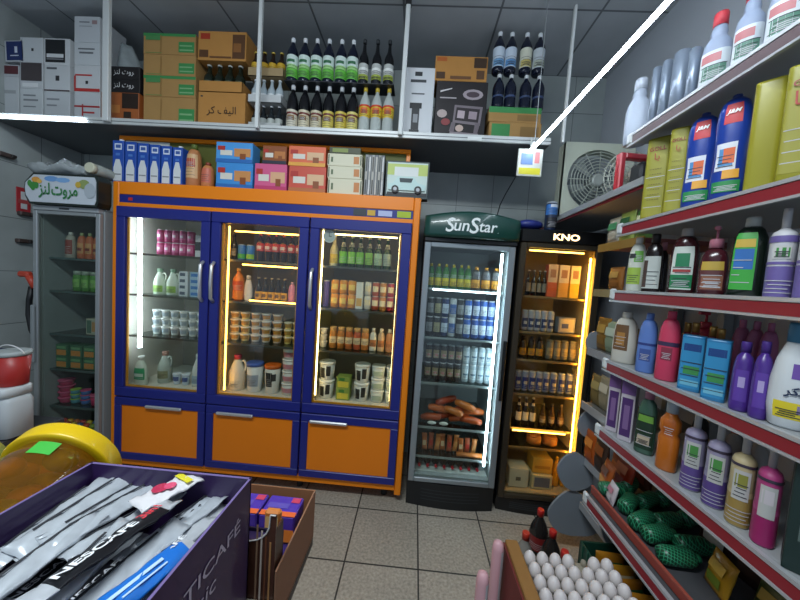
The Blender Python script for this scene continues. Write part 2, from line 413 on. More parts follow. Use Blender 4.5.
# ================================================================== goods on the loft
LB = LZ+.007   # things stand behind the lip
WB = 'c3c7c9'
def loftbox(x0, x1, y0, y1, base, patches=(), text=(), label='', cat='box', z=None, Y=2.18, d=.22, name='cardboard_carton', group=None, h=None):
    "box whose front face fills x0..x1, y0 (top) .. y1 (foot) of the view"
    a = P(x0, y1, Y=Y); b = P(x1, y1, Y=Y); w_ = b.x-a.x-.004
    h_ = h or (P((x0+x1)/2, y0, Y=Y).z - P((x0+x1)/2, y1, Y=Y).z)-.003
    zz = P((x0+x1)/2, y1, Y=Y).z if z is None else z
    if z is not None and not h and z > 2: h_ = max(.012, P((x0+x1)/2, y0, Y=Y).z - z - .002)
    return spawn(name, carton(w_, d, h_, base, patches, text), ((a.x+b.x)/2, Y+d/2, zz), 0, label, cat, group), zz+h_+.001
kraft = mat('b5803f', .8, noise=.08, scale=12); kraft2 = mat('a8824c', .8, noise=.08, scale=12); greenp = '3d8a4c'
# white cartons in four piles at far left
piles = [
 ((74, 100), [(113, 92, WB, [('f',0,.5,1,.56,'a8262a'),('f',.3,.1,.36,.6,'a8262a'),('f',.36,.3,.8,.36,'b23a3a')], [], 'white carton with red line drawing at the foot of the pile'),
              (92, 65, 'cdd0d1', [('f',0,.02,1,.14,'b8302c'),('f',.04,.6,.7,.66,'b8302c'),('f',.0,.14,.07,.6,'b8302c'),('f',.45,.3,.55,.42,'2b2b2f')], [], 'white carton framed in red, second of the tallest pile'),
              (65, 42, 'cbcfd1', [('f',.15,.68,.8,.74,'6c7074'),('f',.2,.5,.75,.58,'6c7074')], [], 'white carton with small print, third of the tallest pile'),
              (42, 16, 'c9cdd0', [('f',.2,.75,.6,.8,'7c8084'),('f',.2,.6,.7,.63,'9a9ea2'),('f',.7,.7,.9,.85,'a58a8a')], [], 'white carton on top of the tallest pile beside the post')]),
 ((44, 70), [(113, 91, 'c4c8ca', [('f',.1,.7,.6,.76,'8a8e92'),('f',.1,.5,.5,.55,'8a8e92')], [], 'plain white carton under two others, second pile from post'),
             (91, 65, 'c9cccd', [('f',.1,.84,.5,.92,'5a5e62'),('f',.45,.4,.6,.6,'2f2f33'),('f',0,.0,1,.05,'4a3030')], [], 'white carton with tiny dark bottle mark, middle of second pile'),
             (65, 38, 'd0d3d4', [('f',.05,.1,.82,.95,'1c1e22'),('f',.1,.28,.76,.42,'d8dadb'),('f',.1,.2,.76,.24,'8a8c90')], [], 'white carton with big black label, top of second pile')]),
 ((20, 43), [(112, 88, 'c6cacb', [('f',.15,.6,.8,.66,'7e8286'),('f',.15,.4,.7,.44,'7e8286'),('f',.15,.75,.7,.8,'7e8286')], [], 'white carton with printed lines at foot of third pile'),
             (88, 62, 'c5c8ca', [('f',.04,.28,.96,.98,'473f41'),('f',.1,.05,.8,.2,'e0e2e2')], [], 'carton with dark brown square label, middle of third pile'),
             (62, 37, 'ced2d4', [('f',.5,.45,.6,.56,'33373b')], [], 'blank white carton topping the third pile')]),
 ((-8, 19), [(112, 76, 'c2c6c8', [('f',.2,.6,.9,.68,'a0a4a6')], [], 'tall white carton at the left end of the loft'),
             (76, 64, 'b9bdc0', [('f',.2,.2,.98,.9,'5c2a30')], [], 'flat white carton with maroon label under the blue box')]),
]
for (xa, xb), bx in piles:
    z = LB
    for (yb, yt, c, pt, tx, lab) in bx:
        _, z = loftbox(xa, xb, yt, yb, c, pt, tx, lab, z=z, d=.2, name='white_carton', group='cartons piled on the left of the loft')
z4 = z
o, _ = loftbox(5, 24, 40, 63, 'c0c4c8', [('f',.1,.05,.95,.95,'1d2f66'),('f',.3,.25,.75,.3,'d7dcea'),('f',.55,.4,.7,.7,'d7dcea')], (), 'small box with navy blue label leaning atop the leftmost pile', z=z4+.022, d=.14, name='labelled_box')
o.rotation_euler.y = math.radians(-3)
spawn('black_bag', bottle('oval', .09, .16, '101214', '101214', d=.06), (P(0,45,Y=2.2).x-.06, 2.3, z4), 0, 'black pouch at the very left end of the loft', 'bag')
# behind the post
bb, z = loftbox(101, 139, 92, 116, 'a85c2a', [('f',.55,.5,.98,.98,'2a1c14'),('f',.15,.35,.5,.6,'c07a3a'),('f',.6,.2,.8,.4,'31231a')], (), 'orange brown carton with dark corner behind the left post', z=LB, name='brown_carton')
for i, (yt, lab) in enumerate(((79, 'black carton with white script, lower of two behind left post'), (66, 'black carton with white script, upper of two behind left post'))):
    _, z = loftbox(105, 140, yt, yt+13, '1d1a1c', [], [('\uFEB0\uFEE8\uFEDF \uFE95\uFEED\uFEAE', .55, .5, .6, 'e4e4e4')], lab, z=z, name='black_carton')
pb = MB(); rr = []
for i in range(7):
    t = i/6; rr.append([(X_, Y_, t*.2) for X_, Y_ in ((.09*(1-.55*t)*math.cos(a)*(1+.18*math.sin(5*a+3*t)) - .03*t, .07*(1-.4*t)*math.sin(a)*(1+.15*math.cos(4*a))) for a in (2*math.pi*j/20 for j in range(20)))])
pb.loft(rr, mat('aab4b6', .25, tr=.25, noise=.25, scale=20))
pb.build('plastic_bag', loc=(P(130,66,Y=2.28).x, 2.29, z+.001), label='crumpled translucent plastic bag on the black cartons', cat='bag')
# kraft cartons with green tape
z = LB
for i in range(4):
    yb = 118 - i*21.2; green = [('f',0,.86,1,1,greenp)] if i % 2 else []
    pt = green + [('f',.68,.12,.98,.62,greenp),('f',.7,.2,.96,.26,'7fb07a'),('f',.7,.4,.94,.46,'7fb07a'),('f',.05,.05,.36,.08,'6d8a4a'),('f',.33,.1,.35,.9,'93703c')]
    if i % 2: pt += [('f',.05,.66,.33,.86,'4c8a50')]
    _, z = loftbox(143, 195.5, yb-21.2, yb, kraft2, pt, (), ['kraft carton with green print at the foot of the green-taped stack', 'kraft carton with green band, second of the green-taped stack', 'kraft carton with green print, third of the green-taped stack', 'kraft carton with green band on top of the green-taped stack'][i], z=z, d=.25, group='green printed kraft cartons')
_, z = loftbox(197.5, 245, 92, 120, kraft, [('f',.05,.86,.1,.9,'333333')], [('\uFEAE\uFB90 \uFED2\uFEF4\uFEDF\uFE8D', .5, .48, .62, '2a2119')], 'plain kraft carton with black handwritten lettering under the bottle tray', z=LB, d=.22)
def tray(x0, x1, yt, yb, z, lab, base, xs, mk, ilab, Y=2.18, d=.16, rim=.35, h=None, grp=None):
    "open cardboard tray with bottles standing in it"
    a = P(x0, yb, Y=Y).x; b = P(x1, yb, Y=Y).x; H = h or P((x0+x1)/2, yt, Y=Y).z - P((x0+x1)/2, yb, Y=Y).z - .004
    m = MB(); t = .003
    m.box(a, b, Y, Y+d, z, z+.004, base); m.box(a, b, Y, Y+t, z, z+H*rim, base); m.box(a, b, Y+d-t, Y+d, z, z+H*rim, base)
    m.box(a, a+t, Y, Y+d, z, z+H*rim, base); m.box(b-t, b, Y, Y+d, z, z+H*rim, base)
    c = ((a+b)/2, Y+d/2, z)
    o = m.build('bottle_tray'); o.data.transform(Matrix.Translation((-c[0], -c[1], -c[2]))); o.location = c; tag(o, lab, 'tray')
    wm = (b-a-.01)/len(xs)*.97
    for i in range(len(xs)):
        spawn('bottle', mk(round(min(wm, .07), 3), H-.008), (a+.005+(b-a-.01)*(i+.5)/len(xs), Y+.01+min(wm, .07)/2+.004, z+.0045), 0, ilab.format(ordinal(i, len(xs))), 'bottle', grp)
    return z+H+.001
z = tray(198.5, 242, 60, 92, z, 'low kraft tray of dark bottles between two cartons', kraft, range(4), lambda w_, h_: bottle('beer', w_, h_, mat('1c241c', .12), 'b9bdb8', patches=[(.12,.42,-70,70,'3d4a30')]), 'dark bottle, {} in the kraft tray between two cartons', grp='dark bottles in the kraft tray')
loftbox(197.5, 246, 31, 58, kraft, [('f',.05,.72,.25,.92,'a3341c'),('f',.72,.08,.98,.9,'5a3a20'),('f',.74,.3,.9,.6,'8a5a2c'),('f',.03,.1,.22,.35,'5a3a20'),('f',.25,.08,.7,.14,'6a4424')], [('FLIGHT', .47, .6, .35, 'b8351c', dict(shear=.3, bold=.01))] if 0 else [], 'orange kraft carton with red print on top of the bottle tray', z=z, d=.22)
# three small trays at the second post
def sb(body, cap, pt): return lambda w_, h_: bottle('beer', w_, h_, body, cap, patches=pt)
z = tray(248, 281, 91, 120, LB, 'lowest of three narrow bottle trays by the second post', 'b9bcba', range(4), sb(mat('22282c', .12), 'c9cdd0', [(.1,.5,-80,80,'aeb4ae')]), 'small dark bottle with pale label, {} in lowest narrow tray', rim=.3, grp='bottles in the narrow trays')
z = tray(248, 282, 63, 90, z, 'middle narrow tray of clear bottles by the second post', 'c3c6c6', range(4), sb(mat('a9b6bc', .15), 'e4e8ea', [(.15,.4,-80,80,'d5dadc')]), 'small clear bottle, {} in the middle narrow tray', rim=.3, grp='bottles in the narrow trays')
z = tray(248, 284, 31, 60, z, 'top narrow tray of yellow-labelled bottles by the second post', mat('a08a64', .8), range(4), sb(mat('2a1c12', .12), 'cdb24a', [(.2,.55,-80,80,'c9a22c')]), 'small brown bottle with yellow label, {} in top narrow tray', rim=.3, grp='bottles in the narrow trays')
# big bottles in two tiers
navy = mat('141a2c', .1); dk = mat('15161a', .1)
lowx = [292, 304, 316, 328, 340.5, 352]
row(2.20, LB, 124, lowx, 12, 46, 'soda_bottle', [lambda w_, h_, c=c: bottle('pet', w_, h_, dk, 'cfd3d6', patches=[(.1,.45,-85,85,c),(.24,.34,-40,40,'8a6a44'),(.36,.4,-85,85,'6e2a28')]) for c in ('cfc8b4','d3c9ac','cdc4a6','d4c45e','d1bd50','d6c972')],
    'big dark soda bottle', 'lower tier on loft', 'bottle', 'big soda bottles in two tiers on the loft')
ZT = LB + 46*2.2/FPX*.99 + .002
sheet = MB(); a, b = P(287, 80, Y=2.2).x, P(395, 80, Y=2.2).x; sheet.box(a, b, 2.15, 2.28, ZT, ZT+.004, mat('20242a', .4))
sheet.build('divider_sheet', label='thin dark divider sheet between the two tiers of soda bottles', cat='sheet')
row(2.20, ZT+.005, 78, lowx, 11.5, 43, 'soda_bottle', lambda w_, h_: bottle('pet', w_, h_, navy, 'dfe3e6', patches=[(.1,.58,-85,85,'cfe0d8'),(.1,.3,-85,85,'6cc04a'),(.3,.38,-85,85,'a4d488'),(.42,.48,-40,40,'2c6a44')]),
    'navy soda bottle with white green label', 'upper tier on loft', 'bottle', 'big soda bottles in two tiers on the loft')
row(2.20, LB, 127, [363.8, 375.5, 387.2], 11.2, 47, 'clear_bottle', lambda w_, h_: bottle('pet', w_, h_, mat('b5bcb8', .12), 'd6b93a', patches=[(.36,.6,-85,85,'d8b832'),(.56,.6,-85,85,'c8401e'),(.42,.54,-35,35,'d86a2a')]),
    'clear bottle with orange yellow label', 'lower tier on loft', 'bottle', 'clear bottles on the loft')
row(2.20, ZT+.005, 80, [363, 376, 388], 9.5, 44, 'wine_style_bottle', lambda w_, h_: bottle('wine', w_, h_, dk, '22262a', patches=[(.12,.45,-80,80,'b9bdb9'),(.12,.22,-80,80,'b8c84a'),(.3,.36,-80,80,'e6e8e4')]),
    'slim dark bottle with silver label', 'upper tier on loft', 'bottle', 'slim dark bottles on the loft')
# appliances cartons
loftbox(398, 431.5, 67, 130, 'd3d6d9', [('f',.4,.88,.62,.94,'2a2d30'),('f',.28,.79,.75,.83,'3c4044'),('f',.33,.62,.72,.64,'5a5e62'),('f',.32,.08,.62,.12,'26282b'),('f',.37,.12,.6,.46,'2b2e32'),('f',.42,.22,.56,.34,'8c9094'),('f',.3,.42,.66,.5,'222528')], [('HIBREW', .5, .71, .5, '3a3d40')] if 0 else [], 'tall white coffee grinder box standing behind the third post', z=LB, d=.16, name='appliance_box')
_, z = loftbox(433, 484.5, 81, 134, '1c171b', [('p',[(.36,.3),(.9,.26),(.93,.58),(.38,.6)],'7c7278'),('p',[(.4,.34),(.86,.31),(.88,.54),(.42,.56)],'2c2428'),('p',[(.44,.38),(.58,.37),(.59,.5),(.45,.51)],'b9a8ae'),('p',[(.66,.37),(.82,.36),(.83,.49),(.67,.5)],'9c8c94'),
  ('p',[(0.72+0.2*math.cos(2*math.pi*q/12), 0.78+0.09*math.sin(2*math.pi*q/12)) for q in range(12)],'a89ca2'),('p',[(0.72+0.13*math.cos(2*math.pi*q/12), 0.78+0.05*math.sin(2*math.pi*q/12)) for q in range(12)],'4a3c44'),('p',[(.3,.04),(.84,.02),(.88,.12),(.32,.14)],'8a8086'),('p',[(.3,.14),(.4,.14),(.42,.3),(.34,.3)],'6c6268'),('p',[(.78,.12),(.86,.12),(.9,.3),(.8,.3)],'6c6268'),
  ('p',[(0.14+0.1*math.cos(2*math.pi*q/12), 0.44+0.07*math.sin(2*math.pi*q/12)) for q in range(12)],'b8a8a4'),('p',[(0.22+0.09*math.cos(2*math.pi*q/12), 0.3+0.06*math.sin(2*math.pi*q/12)) for q in range(12)],'8a3a3c'),('p',[(0.5+0.08*math.cos(2*math.pi*q/12), 0.2+0.06*math.sin(2*math.pi*q/12)) for q in range(12)],'c8b0a4'),('p',[(.08,.8),(.3,.86),(.31,.88),(.08,.83)],'d8d2d4'),('p',[(.08,.7),(.4,.7),(.4,.72),(.08,.72)],'b8b0b4')], [('Coffee maker', .24, .82, .34, 'f0eeee', dict(shear=.3))] if 0 else [], 'black box picturing a chrome espresso machine beside the white box', z=LB, d=.2, name='espresso_machine_box')
loftbox(434, 487, 56, 79, kraft, [('f',.03,.78,.22,.95,'b05a1c'),('f',.74,.55,.98,.95,'3c2818'),('f',.8,.1,.95,.45,'5a3c22'),('f',.03,.08,.2,.35,'4a3018'),('f',.3,.08,.7,.2,'6b4526')], (), 'kraft carton with red print lying on the espresso machine box', z=z, d=.2)
_, z = loftbox(488, 541, 122, 136, kraft2, [('f',.05,.1,.4,.9,greenp),('f',.6,.2,.95,.8,'8a6a3a')], (), 'kraft carton with green print, lower of two at right end of loft', z=LB, d=.2)
_, z = loftbox(488, 541, 107, 121, kraft2, [('f',0,.6,1,1,greenp),('f',.55,.1,.95,.5,'8a6a3a')], (), 'kraft carton with green band, upper of two at right end of loft', z=z, d=.2)
row(2.22, z+.001, 106, [497, 509, 524, 537], 11, 32, 'soda_bottle', lambda w_, h_: bottle('pet', w_, h_, navy, 'dfe3e6', patches=[(.3,.36,-85,85,'3a4a6c')]), 'navy soda bottle without label', 'lower tier above green-printed cartons', 'bottle', 'soda bottles at the right end of the loft')
z2 = z + 32*2.22/FPX*.99+.003
row(2.22, z2, 75, [497, 509, 524, 537], 11, 38, 'soda_bottle', [lambda w_, h_, c=c, c2=c2: bottle('pet', w_, h_, navy, 'e4e8ec', patches=[(.12,.58,-85,85,c),(.14,.3,-60,60,c2)]) for c, c2 in (('c2cfdc','6aa0cc'), ('bfccda','5a94c8'), ('cfd0bc','c9b86a'), ('b9c2c8','a8b0a0'))],
    ['soda bottle with white blue label', 'soda bottle with blue white label', 'soda bottle with cream yellow label', 'soda bottle with grey white label'], 'upper tier at right end of loft', 'bottle', 'soda bottles at the right end of the loft')
# hanging card at the far end of the LED tube
hc = MB(); a = P(516, 176, Y=2.04); b = P(543, 150, Y=2.04)
hc.box(a.x, b.x, 2.03, 2.045, a.z, b.z+.0, 'd9dcd4', .002); hc.box(a.x+.01, b.x-.01, 2.0285, 2.0296, a.z+.01, a.z+.05, 'd8cf2c'); hc.box(a.x+.02, b.x-.06, 2.0285, 2.0296, a.z+.07, b.z-.03, '6a8ac0'); hc.box(b.x-.05, b.x-.02, 2.0285, 2.0296, a.z+.08, b.z-.02, 'd88a8a')
hc.box((a.x+b.x)/2-.004, (a.x+b.x)/2+.004, 2.035, 2.04, b.z-.001, LZ-.02, 'c8ccc8')
hc.build('hanging_price_card', label='white card with yellow strip hanging below the loft edge', cat='sign')

# ================================================================== THREE DOOR COOLER
OR = mat('ec8200', .4); BL = mat('1b2478', .4); BLD = mat('1a2878', .45)
handle_m = mat('c7c9cb', .3, .6)
CX0, CX1, CY0, CY1 = -2.095, 0.0, 2.05, 2.69
ck = empty('three_door_cooler', ((CX0+CX1)/2, CY0, 0), label='wide orange and blue three-door display cooler with orange drawers', cat='cooler')
inner = mat('d9d4c8', .5); innero = mat('c98a30', .5)
m = MB()
for (a, b) in ((CX0, CX0+.045), (CX1-.045, CX1)): m.box(a, b, CY0, CY1, .06, 2.08, OR, .006)
m.box(CX0+.046, CX1-.046, CY0, CY1, 1.995, 2.08, OR, .003)
m.box(CX0+.046, CX1-.046, CY0, CY0+.02, 1.915, 1.94, OR)
m.box(CX0+.046, CX1-.046, CY0+.03, CY1, .10, .15, OR); m.box(CX0+.046, CX1-.046, CY0, CY0+.02, .095, .14, OR, .002)
m.box(CX0+.046, CX1-.046, CY1-.02, CY1, .15, 1.995, mat('8c877c', .6)); m.box(CX0+.046, CX1-.046, CY0+.06, CY1-.021, .60, .645, inner)
m.box(CX0+.046, CX1-.046, CY0+.05, CY1-.021, 1.93, 1.994, mat('4a4a44', .6))
m.box(CX0+.0455, CX0+.05, CY0+.03, CY1-.021, .645, 1.93, inner); m.box(CX1-.05, CX1-.0455, CY0+.03, CY1-.021, .645, 1.93, inner)
pl('cabinet_body', m, ck)
m = MB(); m.box(CX0+.046, CX1-.046, CY0+.004, CY0+.02, 1.941, 1.994, BL)
hx = lambda px: P(px, 200, Y=CY0).x
m.box(hx(128), hx(132), CY0+.002, CY0+.004, 1.955, 1.975, 'c02a2a'); m.box(hx(354), hx(367), CY0+.002, CY0+.004, 1.945, 1.99, '2c3238'); m.box(hx(368), hx(376), CY0+.002, CY0+.004, 1.95, 1.985, 'c8a02c')
m.box(hx(379), hx(393), CY0+.002, CY0+.004, 1.95, 1.985, 'aeb6d8'); m.box(hx(398), hx(412), CY0+.002, CY0+.004, 1.948, 1.988, 'a4b81c')
pl('header_strip', m, ck)
tp_ = MB(); a = P(119, 133, Y=2.24); yb_, yt_ = 2.085, LZ-.045
X0, X1 = P(119, 133, Y=2.24).x, P(411, 150, Y=2.24).x
for q in ((X0, X1, yt_-.03, yt_), (X0, X0+.03, yb_, yt_-.03), (X1-.03, X1, yb_, yt_-.03), (X0+.03, X1-.03, yb_, yb_+.03)): tp_.box(q[0], q[1], 2.24, 2.27, q[2], q[3], OR, .003)
tp_.box(X0+.03, X1-.03, 2.255, 2.265, yb_+.03, yt_-.03, mat('5c6024', .6)); tp_.box(X0+.05, X0+.38, 2.245, 2.254, yt_-.11, yt_-.035, 'd0d4cc')
pl('top_frame', tp_, ck)
for i in range(4):
    X = CX0+.12+i*(CX1-CX0-.24)/3; pl('foot', MB().tube([(X, CY0+.1, 0), (X, CY0+.1, .1)], .022, '3a3a3c', 10), ck)
doors = [(-2.048, -1.392), (-1.382, -.722), (-.712, -.047)]
SH = [1.607, 1.315, 1.018, .646]
for i, (a, b) in enumerate(doors):
    fz0, fz1, s_ = .60, 1.912, .062
    m = MB(); y0, y1 = CY0-.022, CY0+.012
    m.box(a, b, y0, y1, fz1-.07, fz1, BL, .004); m.box(a, b, y0, y1, fz0, fz0+.065, BL, .004)
    m.box(a, a+s_, y0, y1, fz0+.065, fz1-.07, BL, .004); m.box(b-s_, b, y0, y1, fz0+.065, fz1-.07, BL, .004)
    d = pl('door', m, ck)
    g = MB().box(a+s_+.001, b-s_-.001, CY0-.006, CY0-.002, fz0+.066, fz1-.071, glass('f4f6f2', .07)).build('glass', d)
    tr = MB()
    for q in ((a+s_, a+s_+.012), (b-s_-.012, b-s_)): tr.box(q[0], q[1], CY0+.001, CY0+.01, fz0+.066, fz1-.071, mat('c98a1c', .4))
    tr.box(a+s_+.012, b-s_-.012, CY0+.001, CY0+.01, fz0+.066, fz0+.078, mat('c98a1c', .4)); tr.build('inner_trim', d)
    hxx = (b-.035) if i == 0 else (a+.03)
    hm = MB(); hm.tube([(hxx, y0-.002, 1.31), (hxx, y0-.03, 1.335), (hxx, y0-.034, 1.44), (hxx, y0-.03, 1.55), (hxx, y0-.002, 1.575)], .011, handle_m, 10); hm.build('handle', d)
    # drawer
    dz0, dz1 = .145, .592
    m = MB(); m.box(a, b, y0, y1, dz1-.055, dz1, BL, .004); m.box(a, b, y0, y1, dz0, dz0+.05, BL, .004)
    m.box(a, a+.05, y0, y1, dz0+.05, dz1-.055, BL, .004); m.box(b-.05, b, y0, y1, dz0+.05, dz1-.055, BL, .004)
    m.box(a+.05, b-.05, CY0-.012, CY0+.01, dz0+.05, dz1-.055, mat('e67c04', .5, noise=.04, scale=5))
    d = pl('drawer', m, ck)
    hc_ = (a+b)/2 + (.04, -.12, -.14)[i]
    m = MB(); m.box(hc_-.13, hc_+.13, y0-.02, y0-.002, dz1-.058, dz1-.036, handle_m, .006); m.build('handle', d)
    for z in SH[:3]:
        m = MB(); m.box(a+.02, b-.02, CY0+.07, CY1-.03, z-.008, z-.001, glass('b9c8c4', .1)); m.box(a+.02, b-.02, CY0+.065, CY0+.072, z-.014, z, mat('55564e', .4, .5))
        pl('shelf', m, ck)
# partition walls between door bays
m = MB()
for X in (-1.387, -.717): m.box(X-.006, X+.006, CY0+.05, CY1-.03, .646, 1.93, mat('c2b48c', .5))
pl('partition', m, ck)
def led(name, pts, h_, s, label, par=None, r=.008):
    m = MB().tube(pts, r, emis(h_, s), 8); o = m.build(name, par)
    if par: o.location = (-par.location.x, -par.location.y, -par.location.z)
    return o
wl = 'ffb84a'; cw = 'dff0ff'
led('light_tube', [(P(140,215,Y=2.12).x, 2.12, 1.87), (P(140,345,Y=2.12).x, 2.12, .93)], cw, 22, '', ck, .013)
led('light_tube', [(-1.30, 2.10, 1.83), (-1.30, 2.10, .68)], wl, 14, '', ck, .006)
for z, a, b in ((1.80, -1.26, -.76), (1.575, -1.20, -.77), (1.33, -1.14, -.80)):
    led('light_tube', [(a, 2.10, z), (b, 2.10, z)], wl, 14, '', ck, .005)
led('light_tube', [(-.12, 2.10, 1.84), (-.12, 2.10, .70)], 'ffdf9c', 14, '', ck, .005)
led('light_tube', [(-.645, 2.10, 1.84), (-.645, 2.10, .70)], 'ffdf9c', 14, '', ck, .005)
led('light_tube', [(-.62, 2.09, 1.82), (-.14, 2.09, 1.82)], 'ffdc90', 12, '', ck, .005)

IY = 2.22
G1 = 'left door'; G2 = 'middle door'; G3 = 'right door'
# --- door 1
row(IY, SH[0], 258, [161, 168.5, 176, 183.5, 191], 7.2, 13, 'drink_can', lambda w_, h_: bottle('can', w_, h_, 'b0306c', 'c9ccd0', patches=[(.25,.75,-60,60,'d66a9c'),(.4,.6,-25,25,'e8d8e0')]), 'pink drink can', 'top shelf, cooler left door', 'can', 'pink cans in the cooler', tiers=2)
row(IY, SH[0], 258, [200.5], 7, 22, 'small_carton', lambda w_, h_: carton(w_, .05, h_, 'c8c8cc', [('f',0,.3,1,.7,'2c2c34')]), 'black and white carton beside pink cans', 'cooler left door', 'carton')
row(IY+.02, SH[0]+.158, 232, [160, 170, 180, 190], 8, 7, 'flat_pack', lambda w_, h_: carton(w_, .06, h_, '5a5a58', [('f',.1,.2,.9,.8,'98989a')]), 'grey flat pack', 'above pink cans, cooler left door', 'pack', 'grey packs above pink cans') if 0 else None
row(IY, SH[1], 295, [160, 173], 11.5, 27, 'milk_jug', lambda w_, h_: bottle('milk', w_, h_, 'c9d2c4', '8aa890', extra='handle', patches=[(.1,.35,-60,60,'8ab04a')]), 'white milk jug with green label', 'second shelf, cooler left door', 'jug', 'milk jugs in the cooler')
row(IY, SH[1], 295, [187, 198], 9.5, 6.3, 'butter_pack', [lambda w_, h_: carton(w_, .08, h_, 'c2c8cc', [('f',.1,.25,.7,.75,'3c4a5c')]), lambda w_, h_: carton(w_, .08, h_, '9ab8d0', [('f',.1,.25,.9,.75,'2c6cb0')])], ['white butter pack', 'blue butter pack'], 'second shelf, cooler left door', 'pack', 'butter packs in the cooler', tiers=4)
row(IY, SH[2], 334, [157, 166, 175, 184, 193, 201], 8.5, 8.6, 'yogurt_cup', lambda w_, h_: bottle('cup', w_, h_, 'c4c8c4', 'e2e4e2', patches=[(.25,.7,-70,70,'8c98a0')], seg=12), 'white yogurt cup', 'third shelf, cooler left door', 'cup', 'white yogurt cups behind the left door', tiers=3)
row(2.15, SH[3], 382, [141], 13, 31, 'lotion_bottle', lambda w_, h_: bottle('milk', w_, h_, 'd6ded0', 'e8ece6', n=3, d=.05, patches=[(.2,.6,-60,60,'3c9a6a'),(.3,.4,-40,40,'cfe0d0')]), 'white bottle with green label below the tube light', 'cooler left door', 'bottle')
row(IY+.02, SH[3], 376, [165], 13, 33, 'milk_jug', lambda w_, h_: bottle('milk', w_, h_, 'aeb8b0', 'c89a8a', extra='handle', patches=[(.15,.4,-60,60,'8a8a6a')]), 'grey white jug with reddish cap, bottom', 'cooler left door', 'jug')
row(IY, SH[3], 378, [177, 186], 8, 12, 'yogurt_cup', lambda w_, h_: bottle('cup', w_, h_, 'b4c0cc', 'dfe6ec', patches=[(.3,.7,-60,60,'4a5a8c')]), 'small blue and white cup', 'bottom of cooler left door', 'cup', 'small cups on the left bay floor')
row(IY, SH[3], 378, [198], 11, 34, 'milk_jug', lambda w_, h_: bottle('milk', w_, h_, 'd2d6d0', 'e6e8e4', extra='handle', patches=[(.1,.35,-60,60,'9ab0c0')]), 'white jug with white cap standing at bottom right', 'cooler left door', 'jug')
# --- door 2
row(IY, SH[0], 258, [234], 7, 26, 'dark_bottle', lambda w_, h_: bottle('beer', w_, h_, mat('1a1816', .15), '2a2622', patches=[(.15,.45,-60,60,'5a564e')]), 'slim dark bottle left of the blue cans', 'cooler middle door', 'bottle')
row(IY, SH[0], 259, [242, 250.5], 8, 16, 'drink_can', [lambda w_, h_: bottle('can', w_, h_, '2c6cb8', 'c9ccd0', patches=[(.1,.4,-80,80,'3c9a4a')]), lambda w_, h_: bottle('can', w_, h_, '2f78c4', 'c9ccd0', patches=[(.1,.4,-80,80,'8ac04a')])], ['blue green can', 'lighter blue green can'], 'top shelf, cooler middle door', 'can', 'blue green cans')
row(IY, SH[0], 262, [260, 268, 275.5, 283, 291, 299], 7.5, 29, 'cola_bottle', lambda w_, h_: bottle('pet', w_, h_, mat('241410', .12), 'd65a20', patches=[(.36,.64,-85,85,'c8301c'),(.44,.54,-35,35,'e8d8c8')]), 'cola bottle with red label', 'top shelf, cooler middle door', 'bottle', 'cola bottles behind the middle door')
row(IY, SH[1], 300, [238], 11, 33, 'juice_bottle', lambda w_, h_: bottle('pet', w_, h_, 'd07820', 'd8b070', patches=[(.3,.6,-80,80,'b8481c')]), 'orange juice bottle', 'second shelf, cooler middle door', 'bottle')
row(IY+.01, SH[1], 301, [248], 9, 26, 'white_sack', lambda w_, h_: bottle('baby', w_, h_, 'c8ccd2', 'c8ccd2', d=.04), 'white pointed pouch beside the malt bottles', 'cooler middle door', 'pouch')
row(IY, SH[1], 301, [258, 264.5, 271, 277.5, 284], 6.5, 25, 'malt_bottle', lambda w_, h_: bottle('beer', w_, h_, mat('15120e', .12), 'd8c8a0', patches=[(.12,.42,-80,80,'d2a42a'),(.2,.34,-35,35,'6a4a18')]), 'dark malt bottle with yellow label', 'cooler middle door', 'bottle', 'malt bottles behind the middle door')
row(IY, SH[1], 303, [291.5, 299], 7, 22, 'small_bottle', [lambda w_, h_: bottle('oval', w_, h_, 'd68aa8', 'e0b0c0'), lambda w_, h_: bottle('jar', w_, h_*.6, '5c2018', '8a5a3a')], ['pink bottle', 'dark red jar'], 'right of malt bottles, cooler middle door', 'bottle')
cc = ['d6c8a0', 'e0d090', 'd2cfc6', 'c8c8c0', 'd8c4b0', 'd4ccb8']
row(IY, SH[2], 342, [235, 245, 255.5, 266, 277], 9.8, 7.4, 'dessert_cup', [lambda w_, h_, c=c: bottle('cup', w_, h_, c, 'e8e4da', patches=[(.25,.75,-70,70,'b0843c')], seg=12) for c in cc[:5]], 'pale dessert cup', 'third shelf, cooler middle door', 'cup', 'dessert cups behind the middle door', tiers=4)
row(IY, SH[2], 344, [287.5, 296], 8, 7.5, 'dessert_cup', lambda w_, h_: bottle('cup', w_, h_, 'dccb7c', 'e8e2c8', patches=[(.25,.75,-70,70,'a8843c')], seg=12), 'yellow dessert cup', 'third shelf, cooler middle door', 'cup', 'yellow cups behind the middle door', tiers=3)
row(IY, SH[3], 387, [237], 16, 37, 'yogurt_drink_jug', lambda w_, h_: bottle('milk', w_, h_, 'd8d4c8', 'c03048', extra='handle', patches=[(.1,.3,-50,50,'c8c4b8')]), 'white jug with red cap, bottom', 'cooler middle door', 'jug')
row(IY, SH[3], 389, [254.5], 16.5, 31, 'yogurt_tub', lambda w_, h_: bottle('tub', w_, h_, 'd6d8d8', '3c60b8', patches=[(.2,.6,-50,50,'9aa4b4')]), 'white tub with blue lid, bottom', 'cooler middle door', 'tub')
row(IY, SH[3], 390, [272], 16, 30, 'yogurt_tub', lambda w_, h_: bottle('tub', w_, h_, 'dad8d0', 'dc6a20', patches=[(.25,.75,-35,20,'2a2a2c'),(.45,.7,20,50,'3c3c3c')]), 'white tub with orange lid, bottom', 'cooler middle door', 'tub')
